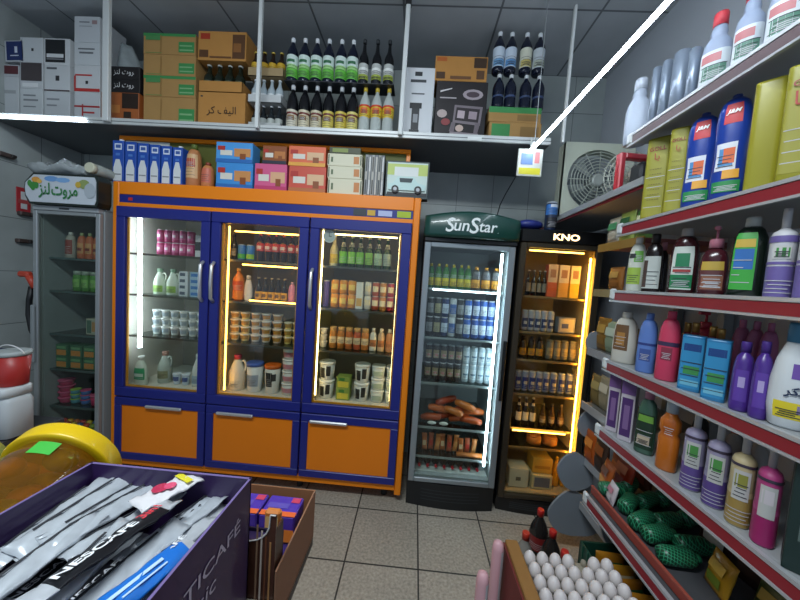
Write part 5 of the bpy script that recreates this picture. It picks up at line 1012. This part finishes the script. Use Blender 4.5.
# goods on far shelving
for i, (z, y, c, c2, lab, h_) in enumerate(((1.80, 1.50, '4a7a3c', 'c8c8a0', 'green pack nearest the camera on the far unit second shelf', .13), (1.80, 1.62, '8a9a4c', '2c5c34', 'olive pack, middle of far unit second shelf', .14), (1.80, 1.715, 'a8a494', '4a8a5c', 'pale green pack, farthest on far unit second shelf', .13),
      (1.56, 1.52, 'a88c3c', 'c8b46c', 'mustard packet nearest on far unit third shelf', .12), (1.56, 1.66, '94602c', 'b8904c', 'brown packet on far unit third shelf', .11),
      (1.235, 1.50, '6a5a34', 'a89a5c', 'khaki packet nearest on far unit fourth shelf', .14), (1.235, 1.64, '8a9a80', 'b8c4b0', 'sage green packet on far unit fourth shelf', .15), (1.235, 1.715, '8a6428', 'b89044', 'golden packet farthest on far unit fourth shelf', .16),
      (.93, 1.50, 'a8a89c', '5c8a4c', 'white green packet nearest on far unit fifth shelf', .15), (.93, 1.64, '948a70', 'c8c0a8', 'beige packet on far unit fifth shelf', .16), (.93, 1.715, '7c6a40', 'a8945c', 'tan packet farthest on far unit fifth shelf', .15),
      (.60, 1.48, '8a3c1c', 'c86a2c', 'rust snack bag nearest on far unit sixth shelf', .16), (.60, 1.62, '3c2c24', '8a4a24', 'dark snack bag on far unit sixth shelf', .17), (.60, 1.715, 'a8501c', 'd8843c', 'orange snack bag farthest on far unit sixth shelf', .16))):
    spawn('snack_packet', chippack(.115, h_*1.12, c, c2, c), (1.035, y, z+.001), -math.pi/2, lab, 'packet')
# fan and red frames on the top far shelf
GZ = 2.056
fr = empty('exhaust_fan', (1.10, 2.10, GZ), label='cream square exhaust fan with round wire grille on far shelf', cat='fan')
# square plate faces the aisle and the camera
fx0, fx1 = P(561, 200, Y=2.08).x+.07, 0
fy = 2.20; FXa, FXb = .945, 1.40; FZa, FZb = GZ, GZ+.49
m = MB(); cx_, cz_ = (FXa+FXb)/2, (FZa+FZb)/2; R_ = .20
cream = mat('b9bfae', .5)
n = 32; ring = [(cx_+R_*math.cos(2*math.pi*k/n), cz_+R_*math.sin(2*math.pi*k/n)) for k in range(n)]
sq = []
for k in range(n):
    a = 2*math.pi*k/n; c_, s2 = math.cos(a), math.sin(a); q = max(abs(c_), abs(s2)); sq.append((cx_+(FXb-FXa)/2*c_/q, cz_+(FZb-FZa)/2*s2/q))
m.loft([[(x, fy+.03, z) for x, z in sq], [(x, fy, z) for x, z in sq], [(x, fy, z) for x, z in ring], [(x, fy+.09, z) for x, z in ring]], cream, cap=(False, False), sm=False)
m.box(FXa, FXa+.012, fy+.001, fy+.1, FZa, FZb, cream); m.box(FXb-.012, FXb, fy+.001, fy+.1, FZa, FZb, cream)
pl('frame', m, fr)
g = MB()
for rr_ in (.18, .16, .14, .12, .1, .08, .06): g.tube([(cx_+rr_*math.cos(2*math.pi*k/28), fy-.012+.0*rr_, cz_+rr_*math.sin(2*math.pi*k/28)) for k in range(29)], .0028, 'a9b0a4', 5)
for k in range(12):
    a = 2*math.pi*k/12; g.tube([(cx_+.045*math.cos(a), fy-.013, cz_+.045*math.sin(a)), (cx_+.192*math.cos(a), fy-.008, cz_+.192*math.sin(a))], .003, 'a9b0a4', 5)
pl('grille', g, fr)
b_ = MB()
for k in range(5):
    a = 2*math.pi*k/5; b_.loft([[(cx_+r1*math.cos(a+da), fy+.03+dy, cz_+r1*math.sin(a+da)) for r1, da, dy in ((.03,0,0), (.17,.1,.0), (.175,.75,.03), (.03,.8,.02))], [(cx_+r1*math.cos(a+da), fy+.034+dy, cz_+r1*math.sin(a+da)) for r1, da, dy in ((.03,0,0), (.17,.1,.0), (.175,.75,.03), (.03,.8,.02))]], mat('5c6468', .4), sm=False)
pl('fan_blades', b_, fr); pl('motor_hub', MB().tube([(cx_, fy+.085, cz_), (cx_, fy-.01, cz_), (cx_, fy-.018, cz_)], [.044, .044, .03], mat('9aa09a', .4), 20), fr)
# round wire fan behind red frame
f2 = empty('round_fan_guard', (1.12, 1.84, GZ), label='round wire fan guard between exhaust fan and red frame', cat='fan guard')
g = MB(); cx2, cy2, cz2 = 1.17, 1.86, GZ+.152
for rr_ in (.145, .125, .105, .085, .065, .045): g.tube([(cx2+rr_*math.cos(2*math.pi*k/28), cy2-.04*(1-(rr_/.145)**2), cz2+rr_*math.sin(2*math.pi*k/28)) for k in range(29)], .0028, 'b4b8ac', 5)
for k in range(14):
    a = 2*math.pi*k/14; g.tube([(cx2+q*math.cos(a), cy2-.04*(1-(q/.145)**2), cz2+q*math.sin(a)) for q in (.03, .08, .12, .145)], .003, 'b4b8ac', 5)
pl('wire_guard', g, f2); pl('hub', MB().tube([(cx2, cy2-.05, cz2), (cx2, cy2, cz2)], .035, mat('c0b8a8', .4), 16), f2)
def redframe(y, x, w_, h_, label):
    m = MB(); t = .028
    for q in ((-w_/2, -w_/2+t, 0, h_), (w_/2-t, w_/2, 0, h_), (-w_/2+t, w_/2-t, h_-t, h_), (-w_/2+t, w_/2-t, 0, t*.6)): m.box(q[0], q[1], -.02, .02, q[2], q[3], mat('c0303c', .35), .005)
    return m.build('red_plastic_frame', loc=(x, y, GZ+.001), rz=.1, label=label, cat='frame')
redframe(1.70, 1.08, .17, .21, 'red plastic frame in front of the round fan guard')
redframe(1.50, 1.16, .12, .2, 'smaller red plastic frame at near end of far top shelf')
m = MB(); m.box(1.0, 1.3, 1.52, 1.6, GZ+.001, GZ+.11, mat('24282c', .5), .01); m.build('black_case', label='low black case behind the red frames on far shelf', cat='case')
spawn('blue_white_can', bottle('can', .075, .19, mat('22304c', .35), 'b8c0c8', patches=[(.55,.9,-80,80,'3c78c0'),(.8,.9,-30,60,'c8d0d8'),(.1,.45,-60,60,'1a1c24')]), (P(552,205,Y=2.15).x, 2.15, 1.935), 0, 'blue topped dark can beside the exhaust fan', 'can')
m = MB(); m.ball(0, 0, .035, .09, .06, .035, mat('1c2870', .4, noise=.2), 14, 8); m.build('blue_pouch', loc=(P(530,217,Y=2.16).x, 2.16, 1.935), label='dark blue pouch lying on top of the slim cooler', cat='pouch')
cb = MB().tube([P(497, 216, Y=2.3), P(500, 205, Y=2.4), P(505, 195, Y=2.5), P(512, 183, Y=2.56), P(516, 176, Y=2.6)], .004, '16181a', 6)
cb.build('power_cable', label='black power cable rising behind the two narrow coolers', cat='cable')
m = MB(); m.box(.66, .86, 2.16, 2.3, 0, 0, 'ffffff') if 0 else None

# ================================================================== COUNTER goods in front, left
KZ = .90
ct = empty('sales_counter', (-.85, .2, 0), label='dark sales counter under the purple coffee box', cat='counter')
pl('counter_top', MB().box(-1.7, -.207, -.7, .722, KZ-.03, KZ, mat('3a3530', .45, noise=.1, scale=8), .004), ct)
pl('counter_body', MB().box(-1.66, -.26, -.66, .70, 0, KZ-.031, mat('4a4640', .55)), ct)
# purple coffee box
PU = mat('2e1a48', .4, coat=.2); PUi = mat('2a1c46', .5)
BX0, BX1, BY0, BY1, BZ = -.520, -.245, .14, .478, 1.20
bx = empty('coffee_stick_box', ((BX0+BX1)/2, (BY0+BY1)/2, KZ), label='open purple carton of coffee sticks with white lettering', cat='box')
m = MB(); t = .003
m.box(BX0, BX1, BY1-t, BY1, KZ, BZ, PU); m.box(BX0, BX1, BY0, BY0+t, KZ, BZ-.02, PU); m.box(BX0, BX0+t, BY0, BY1, KZ, BZ, PU); m.box(BX1-t, BX1, BY0, BY1, KZ, BZ, PU); m.box(BX0, BX1, BY0, BY1, KZ, KZ+.003, PU)
m.box(BX0+t, BX1-t, BY0+t, BY1-t, 1.085, 1.088, mat('5a4a6c', .6))
for q in ((BX0, BX1, BY1-t-.0004, BY1+.0004), (BX0-.0004, BX0+t, BY0, BY1), (BX1-t, BX1+.0004, BY0, BY1)): m.box(q[0], q[1], q[2], q[3], BZ-.0, BZ+.0008, mat('6a5a8c', .7))
pl('carton', m, bx)
t_ = MB()
put_text(t_, 'MULTICAFÉ', 'b9b2c2', lambda x, y: (BX1+.001, .352+x, 1.148+y), width=.19, height=.024, bold=.006)
put_text(t_, 'classic', 'b9b2c2', lambda x, y: (BX1+.001, .345+x, 1.112+y), width=.09, height=.021, shear=.1)
pl('lettering', t_, bx)
m = MB(); m.box(BX1+.0005, BX1+.001, .31, .40, .93, 1.07, mat('5a3020', .5, noise=.5, scale=30)); pl('cup_picture', m, bx)
# coffee sticks
def stick(kind):
    key = 'stick'+kind
    if key in _B: return _B[key]
    L, Wd = (.155, .033) if kind not in ('sq', 'blk') else (.16, .037) if kind == 'blk' else (.082, .05)
    c = {'blk': mat('14151a', .3), 'slv': mat('b4bac0', .3, .25, noise=.25, scale=60), 'blu': mat('1c6ac0', .35), 'sq': mat('d0ced0', .35), 'half': mat('1c1d22', .3)}[kind]
    foil = mat('b9bdc2', .3, .25, noise=.25, scale=60)
    m = MB(); rings = []; N = 16
    for i in range(N+1):
        t = i/N; b = max(.05, math.sin(math.pi*t)**.35); ww = Wd*(1.0 if 0 < i < N else 1.04)
        rings.append([(x, -L/2+L*t, z+.0016*math.sin(t*17+x*250)+.0010*math.sin(t*41-x*400)) for x, z in (sup(2*math.pi*j/12, ww, .0105*b, 1.7) for j in range(12))])
    # ends of foil, centre printed
    k1 = 2 if kind in ('blk', 'blu') else 5 if kind == 'half' else 0
    if kind in ('slv', 'sq'): m.loft(rings, c)
    else:
        m.loft(rings[:k1+1], foil, cap=(True, False)); m.loft(rings[k1:N+1-k1], c, cap=(False, False)); m.loft(rings[N-k1:], foil, cap=(False, True))
    m.mesh_ok = 1
    body = m.mesh('coffee_stick'); parts = []
    lb = MB(); topz = lambda x, y: .0055*max(.05, math.cos(math.pi*y/L))**.35*(1-min(.95, abs(2*x/Wd)**1.7))**(1/1.7)+.0018
    if kind == 'blk':
        put_text(lb, 'NESCAFÉ', 'e4e6e8', lambda x, y: (-y+.000, x-.014, topz(-y, x)), width=.084, height=.0150, bold=.03)
        put_text(lb, '3in1', 'd03040', lambda x, y: (-y-.001, x+.047, topz(-y, x)), width=.027, height=.015, bold=.02)
    elif kind in ('slv', 'half'):
        if kind == 'half': put_text(lb, 'NESCAFÉ', 'd8dade', lambda x, y: (-y, x, topz(-y, x)), width=.07, height=.010, bold=.02)
        if kind == 'slv': lb.box(-.012, -.009, -.05, .05, .005, .0058, '26282e')
    elif kind == 'blu': lb.box(-.006, -.002, -.03, .03, .005, .0068, 'b8d4f0'); lb.box(.003, .005, -.02, .03, .005, .0068, 'b8d4f0')
    else:
        def bl(cx, cy, rx, ry, c, z): lb.face([(cx+rx*math.cos(t), cy+ry*math.sin(t), z) for t in (2*math.pi*j/12 for j in range(12))], c)
        bl(-.004, -.008, .013, .011, 'b02448', .0072); bl(.004, .002, .01, .008, 'd04a6c', .0075)
        lb.face([(-.02, .018, .0066), (.02, .018, .0066), (.02, .028, .006), (-.02, .028, .006)], 'd4c82c')
    parts.append(('printed_label', lb.mesh('printed_label')))
    _B[key] = (body, parts); return _B[key]
def P3(px, py, z): return P(px, py, Z=z)
sticks = [ # kind, (x,y) px centre, height, heading angle deg (0=away), label
 ('slv', 60, 500, 1.150, 12, 'silver coffee stick at back left inside the purple box'),
 ('slv', 92, 520, 1.158, -2, 'silver coffee stick leaning over the back left corner'),
 ('slv', 82, 508, 1.172, -4, 'pale silver coffee stick reaching the back rim'),
 ('slv', 58, 515, 1.170, 2, 'pale silver coffee stick left of the one at the back rim'),
 ('slv', 116, 508, 1.168, -14, 'pale silver coffee stick right of the one at the back rim'),
 ('slv', 36, 530, 1.162, 6, 'pale silver coffee stick nearest the left back corner'),
 ('half', 20, 540, 1.145, 10, 'dark coffee stick along the left wall of the box'),
 ('half', 50, 548, 1.154, 4, 'dark coffee stick second from the left box wall'),
 ('slv', 30, 565, 1.166, -4, 'silver coffee stick at the left in the nearest layer'),
 ('slv', 110, 505, 1.166, -8, 'silver coffee stick under the black one, upper middle'),
 ('sq', 168, 490, 1.192, -28, 'white square sachet with red picture and yellow strip'),
 ('slv', 196, 512, 1.160, -12, 'silver coffee stick near the right back corner'),
 ('slv', 174, 533, 1.162, -16, 'crumpled silver stick right of the black one'),
 ('half', 184, 547, 1.150, -6, 'dark coffee stick tucked along the right wall'),
 ('blk', 112, 543, 1.196, -9, 'black coffee stick with large white lettering on top'),
 ('slv', 75, 575, 1.176, 5, 'silver coffee stick in front of the black one'),
 ('blu', 138, 585, 1.166, -14, 'bright blue coffee stick at the front of the box'),
 ('half', 160, 562, 1.160, -10, 'dark coffee stick beside the bright blue one'),
 ('slv', 122, 574, 1.164, -12, 'silver coffee stick overlapping the blue one'),
 ('slv', 134, 518, 1.164, -20, 'silver coffee stick crossing behind the black one'),
]
for k, (kd, px, py, z, hd, lab) in enumerate(sticks):
    c = P3(px, py, z)
    o = spawn('coffee_stick' if kd != 'sq' else 'square_sachet', stick(kd), (c.x, c.y, z), math.radians(hd), lab, 'sachet', 'coffee sticks in the purple box')
    o.rotation_euler = (math.radians([3, -4, 2, 5, -2][k % 5]), math.radians([-12, 8, 15, -6, 10, -14, 4][k % 7]), math.radians(hd))
for k in range(7):   # sticks below that fill the box
    spawn('coffee_stick', stick(['slv', 'half'][k % 2]), (BX0+.035+k*.035, .375-.02*(k % 2), 1.108+.018*(k % 2)), math.radians([4, -3, 6, -5, 2, -6, 3][k]), ordinal(k, 7)+' coffee stick of the lower layer in the purple box', 'sachet', 'lower coffee sticks')
# chocolate display carton behind-right
CB = mat('c9bda8', .7); 
DX0, DX1, DY0, DY1, DZ = -.415, -.205, .50, .712, 1.02
cdp = MB(); t = .003
cdp.box(DX0, DX1, DY0, DY1, KZ, KZ+.003, CB); cdp.box(DX0, DX1, DY1-t, DY1, KZ, DZ, mat('8a5c3c', .7)); cdp.box(DX0, DX0+t, DY0, DY1-t, KZ, DZ, CB); cdp.box(DX1-t, DX1, DY0, DY1-t, KZ, DZ, mat('8a6248', .7)); cdp.box(DX0, DX1, DY0, DY0+t, KZ, DZ-.06, CB)
o = cdp.build('display_carton'); ce = ((DX0+DX1)/2, (DY0+DY1)/2, KZ); o.data.transform(Matrix.Translation((-ce[0], -ce[1], -ce[2]))); o.location = ce
tag(o, 'brown rimmed open carton of chocolate bars behind the coffee box', 'box')
chp = lambda w_, d_, h_: carton(w_, d_, h_, mat('4a34a0', .35), [('t',0,0,1,.22,'d8602c'),('t',.1,.35,.7,.6,'5a4ca8'),('t',.7,.65,.95,.9,'c03c5c'),('f',0,0,1,.5,'d87a2c')], ch=.003)
for i, (x, y, z) in enumerate(((-.345, .655, KZ+.004), (-.262, .655, KZ+.004), (-.345, .655, KZ+.062), (-.262, .655, KZ+.062)))  :
    spawn('chocolate_pack', chp(.078, .062, .056), (x, y, z), .0, ['lower left purple chocolate pack at back of carton', 'lower right purple chocolate pack at back of carton', 'upper left purple chocolate pack with orange edge', 'upper right purple chocolate pack with orange edge', 'purple chocolate pack in front of the right stack', 'purple chocolate pack in front of the left stack', 'upper purple chocolate pack of the front right stack', 'upper purple chocolate pack of the front left stack'][i], 'chocolate', 'purple chocolate packs')
# dark arched carton
AX0, AX1, AY0, AY1, AZ = -.335, -.2115, .505, .540, 1.118
root = empty('arched_display_box', ((AX0+AX1)/2, (AY0+AY1)/2, KZ+.0035), label='dark display box with arched white edge between the coffee box and chocolates', cat='box')
brn = mat('4a2c20', .3, noise=.6, scale=18, coat=.4)
ac, aw, ad = -.268, .046, .052
arc = [(ac+aw*math.cos(math.pi*k/12), AZ-ad*math.sin(math.pi*k/12)**.6) for k in range(13)]
pl('front_panel', MB().prism([(AX1, KZ+.004), (AX1, AZ)] + arc + [(AX0, AZ), (AX0, KZ+.004)], 'y', AY0, AY0+.003, brn), root)
pl('back_panel', MB().box(AX0, AX1, AY1-.003, AY1, KZ+.004, AZ-.055, mat('1c1430', .4)), root)
for x in (AX0, AX1-.003): pl('side_panel', MB().box(x, x+.003, AY0+.0035, AY1-.0035, KZ+.004, AZ-.03, mat('3a241c', .35, noise=.5, scale=18)), root)
pl('white_edge', MB().tube([(AX1-.001, AY0-.0005, AZ)] + [(x, AY0-.0005, z) for x, z in arc], .0014, 'c8c4c0', 6), root)
pl('purple_contents', MB().box(AX0+.004, AX1-.004, AY0+.005, AY1-.005, KZ+.004, AZ-.06, mat('2a1c44', .4)), root)
pp = MB(); 
for k in range(4): pp.box(AX1-.034+.008*k, AX1-.031+.008*k, AY0-.0012, AY0-.0004, KZ+.03, AZ-.02-.01*k, ['8a6a50','c0b0a0','6a3c24','a87848'][k])
pl('printed_stripes', pp, root)
spawn('orange_packet', carton(.03, .014, .19, mat('c87834', .4), [('f',.1,.6,.9,.95,'d8b070')], ch=.004), (-.236, .549, KZ+.0035), 0, 'slim orange packet standing behind the arched display box', 'packet')
# big jar lying with yellow lid away
A = P(75, 470, Y=.64); Bv = P(-10, 500, Y=.46)
A = Vector((A.x, A.y, 1.075)); A = P(74, 468, Z=1.085)
A = Vector((-.77, .66, 1.074)); Bv = Vector((-.72, .42, 1.004)); ax = (A-Bv).normalized()
jr = empty('pickle_jar', Bv, label='large amber jar with yellow lid tilted beside the purple box', cat='jar')
R0 = .095
L_ = (A-Bv).length
amber = mat('b8741c', .08, tr=.75); 
q_ = ax.to_track_quat('Z', 'Y').to_matrix().to_4x4()
def jbuild(name, m, par=jr):
    o = m.build(name, par); o.data.transform(q_); return o
m = MB(); prj = [(0, .6), (.006, .85), (.03, .98), (.06, 1), (.7, 1), (.8, .97), (.9, .9), (1.0, .86)]
m.loft([[(R0*s_*math.cos(a), R0*s_*math.sin(a), t*L_) for a in (2*math.pi*j/40 for j in range(40))] for t, s_ in prj], mat('c98a24', .06, tr=.85, coat=.3)); jbuild('glass_body', m)
m = MB(); zl = L_
m.loft([[(r*math.cos(a), r*math.sin(a), z) for a in (2*math.pi*j/48 for j in range(48))] for r, z in ((.095, zl-.036), (.1035, zl-.0355), (.1055, zl-.034), (.106, zl-.031), (.106, zl-.004), (.1055, zl-.001), (.103, zl+.001), (.02, zl+.003))], mat('d8b408', .35, coat=.2)); 
jbuild('lid', m)
for k in range(16):
    a = k*2.4; rr_ = .06*((k % 3)/2)+.01; z = .03+.019*(k*.6); m = MB(); m.ball(rr_*math.cos(a), rr_*math.sin(a), min(z, L_-.06), .028, .022, .026, mat(['8a7a1c', '9a6a18', '7a8428', 'a8741c'][k % 4], .4), 12, 8); o = jbuild('pickled_fruit', m)
m = MB(); m.face([(.024*math.cos(t)-.02, -.0, .0) for t in (0,)]*0 or [(0,0,0),(0,0,.001),(0,.001,0)], '3ca03c')
up_ = q_.to_3x3().inverted() @ Vector((.25, -.35, .9)); ga = math.atan2(up_.y, up_.x)
gs = MB(); gs.loft([[(.0962*math.cos(ga+a), .0962*math.sin(ga+a), z) for a in [math.radians(d_) for d_ in (-12, -6, 0, 6, 12)]] for z in (zl-.075, zl-.045)], '3cb03c', False, (False, False))
o = jbuild('green_sticker', gs)

j2 = empty('olive_jar', (-.955, .43, 1.0), label='clear jar of olive green pickles left of the yellow-lidded jar', cat='jar')
m = MB(); m.loft([[(.09*s_*math.cos(a), .09*s_*math.sin(a), t*.22) for a in (2*math.pi*j/32 for j in range(32))] for t, s_ in ((0,.85),(.03,.97),(.08,1),(.75,1),(.85,.95),(.93,.8),(1,.78))], mat('a8a84a', .06, tr=.85, coat=.3)); o = m.build('glass_body', j2); o.data.transform(q_)
m = MB(); m.loft([[(r*math.cos(a), r*math.sin(a), z) for a in (2*math.pi*j/32 for j in range(32))] for r, z in ((.074,.2),(.08,.201),(.08,.232),(.02,.236))], mat('8a9048', .2)); o = m.build('lid', j2); o.data.transform(q_)
for k in range(14):
    a = k*2.4; rr_ = .05*((k % 3)/2)+.01; m = MB(); m.ball(rr_*math.cos(a), rr_*math.sin(a), .03+.011*k, .024, .02, .022, mat(['5c6a1c', '6a7a24', '7a7a20'][k % 3], .4), 12, 8); o = m.build('pickled_fruit', j2); o.data.transform(q_)

# ================================================================== GOODS LOW IN THE AISLE, right
# egg tray on carton
EZ = .53
ec = MB(); EX0, EX1, EY0, EY1 = .455, .79, .86, 1.165
spawn('brown_carton', carton(.34, .36, EZ-.002, mat('6a4a30', .8, noise=.1)), (.62, .95, 0), 0, 'tall brown carton under the egg tray', 'box')
tray_m = mat('8a8474', .85, noise=.1)
m = MB(); m.box(.455, .785, .78, 1.125, EZ, EZ+.012, tray_m, .004)
for i in range(8):
    for j in range(8): m.ball(.462+.0455*i, .788+.0465*j, EZ+.018, .012, .012, .016, tray_m, 6, 4)
o = m.build('egg_tray', label='grey pulp egg tray on the brown carton', cat='tray')
o.data.transform(Matrix.Translation((-.62, -.95, -EZ))); o.location = (.62, .95, EZ)
eggm = mat('cfc8c6', .45)
eb = MB(); rings = []
for i in range(11):
    t = math.pi*i/10; z = -math.cos(t); r = max(.02, math.sin(t))*(1-.12*z); rings.append([(.0205*r*math.cos(a), .0205*r*math.sin(a), .0275*z) for a in (2*math.pi*j/14 for j in range(14))])
eb.loft(rings, eggm); eggmesh = eb.mesh('egg')
for i in range(7):
    for j in range(7):
        if (i, j) in ((4, 6), (0, 1), (0, 2), (1, 1), (0, 0), (1, 0), (1, 2), (2, 0)): continue
        o = bpy.data.objects.new('egg', eggmesh); COL.objects.link(o); o.location = (.462+.0455*(i+.5), .788+.0465*(j+.5), EZ+.0385)
        tag(o, f'white egg, {ordinal(i, 7)} in the {["nearest", "second nearest", "third nearest", "fourth nearest", "third farthest", "second farthest", "farthest"][j]} row of the tray', 'egg', 'eggs in the tray')
# pink rolls in narrow box at left of the eggs
m = MB(); m.box(.405, .450, .80, 1.13, 0, .60, mat('8a6230', .8, noise=.1), .003); m.box(.3985, .4045, .80, 1.13, .3, .585, mat('6a2420', .6)); m.build('upright_cardboard', label='upright folded cardboard with red face beside the egg tray', cat='cardboard')
for k, (px, py, z) in enumerate(((503, 541, .62), (488, 572, .60))):
    c = P(px, py, Z=z); m = MB(); r = .021
    m.tube([(0,0,0), (0,0,.01), (0,0,z-.03), (0,0,z-.008), (0,0,z)], [r*.8, r, r, r*.8, r*.3], mat('c89aa0', .5), 14)
    o = m.build('wrapped_roll', loc=(c.x-.015, c.y, 0), label=['taller pink wrapped roll', 'nearer pink wrapped roll'][k]+' standing left of the red cardboard', cat='roll', group='pink wrapped rolls')
    g = MB(); g.loft([[(1.02*r*math.cos(a), 1.02*r*math.sin(a), zz) for a in [math.radians(d_) for d_ in range(-70, 41, 22)]] for zz in (.02, z-.03)], mat('c8c8c8', .5), False, (False, False)); g.build('white_stripe', o)
# cola bottles on floor
for k, (px, py) in enumerate(((541, 511), (526, 534), (553, 532), (565, 553))):
    c = P(px, py, Z=.325); cl = k in (1,)
    spawn('cola_bottle', bottle('pet', .098, .335, mat('a8a49c', .15, tr=.4) if cl else mat('22201f', .15), 'b8201c' if k != 1 else 'b83020', patches=[(.36,.6,-180,180,'7a1c1c' if not cl else '8a7a70')]), (c.x, c.y, .0), .3*k,
          ['dark soda bottle with red cap nearest the coolers', 'clear soda bottle with red cap left of the dark ones', 'dark soda bottle with red cap beside the grey bracket', 'dark soda bottle with red cap behind the egg tray'][k], 'bottle', 'large soda bottles on the floor')
# green crate of snacks
GX0, GX1, GYa, GYb = .80, .935, .78, 1.335
crate = MB(); cz0, cz1 = .30, .46
gm = mat('123c30', .4)
crate.box(GX0, GX1+.1, GYa, GYb, cz0, cz0+.01, gm)
for q in ((GX0, GX0+.008, GYa, GYb), (GX1+.092, GX1+.1, GYa, GYb), (GX0, GX1+.1, GYa, GYa+.008), (GX0, GX1+.1, GYb-.008, GYb)): crate.box(*q, cz0, cz1, gm, .002)
for k in range(14): crate.box(GX0-.004, GX0, GYa+.03+k*.038, GYa+.036+k*.038, cz0, cz1, mat('1c5040', .4))
crate.build('green_crate', label='dark green plastic crate of snacks beside the egg tray', cat='crate')
spawn('crate_base_carton', carton(.2, .5, .298, mat('4a3a2a', .8)), (.905, 1.06, 0), 0, 'brown carton under the dark green crate', 'box')
for k in range(9):
    spawn('crisp_packet', chippack(.125, .135, ['a8701c', 'b07c20', '9c6418'][k % 3], 'c8c0a0' if k % 2 else '2c5c34', '2c4a28'), (.905 + .006*(k % 2), 1.30-.058*k, .325), .08*(k % 3-1), ordinal(8-k, 9).replace('leftmost', 'nearest').replace('rightmost', 'farthest').replace('from left', 'from front')+' yellow crisp packet leaning in the green crate', 'packet', 'yellow crisp packets', rx=.12)

if BADL: print('BAD LABELS', BADL[:10])
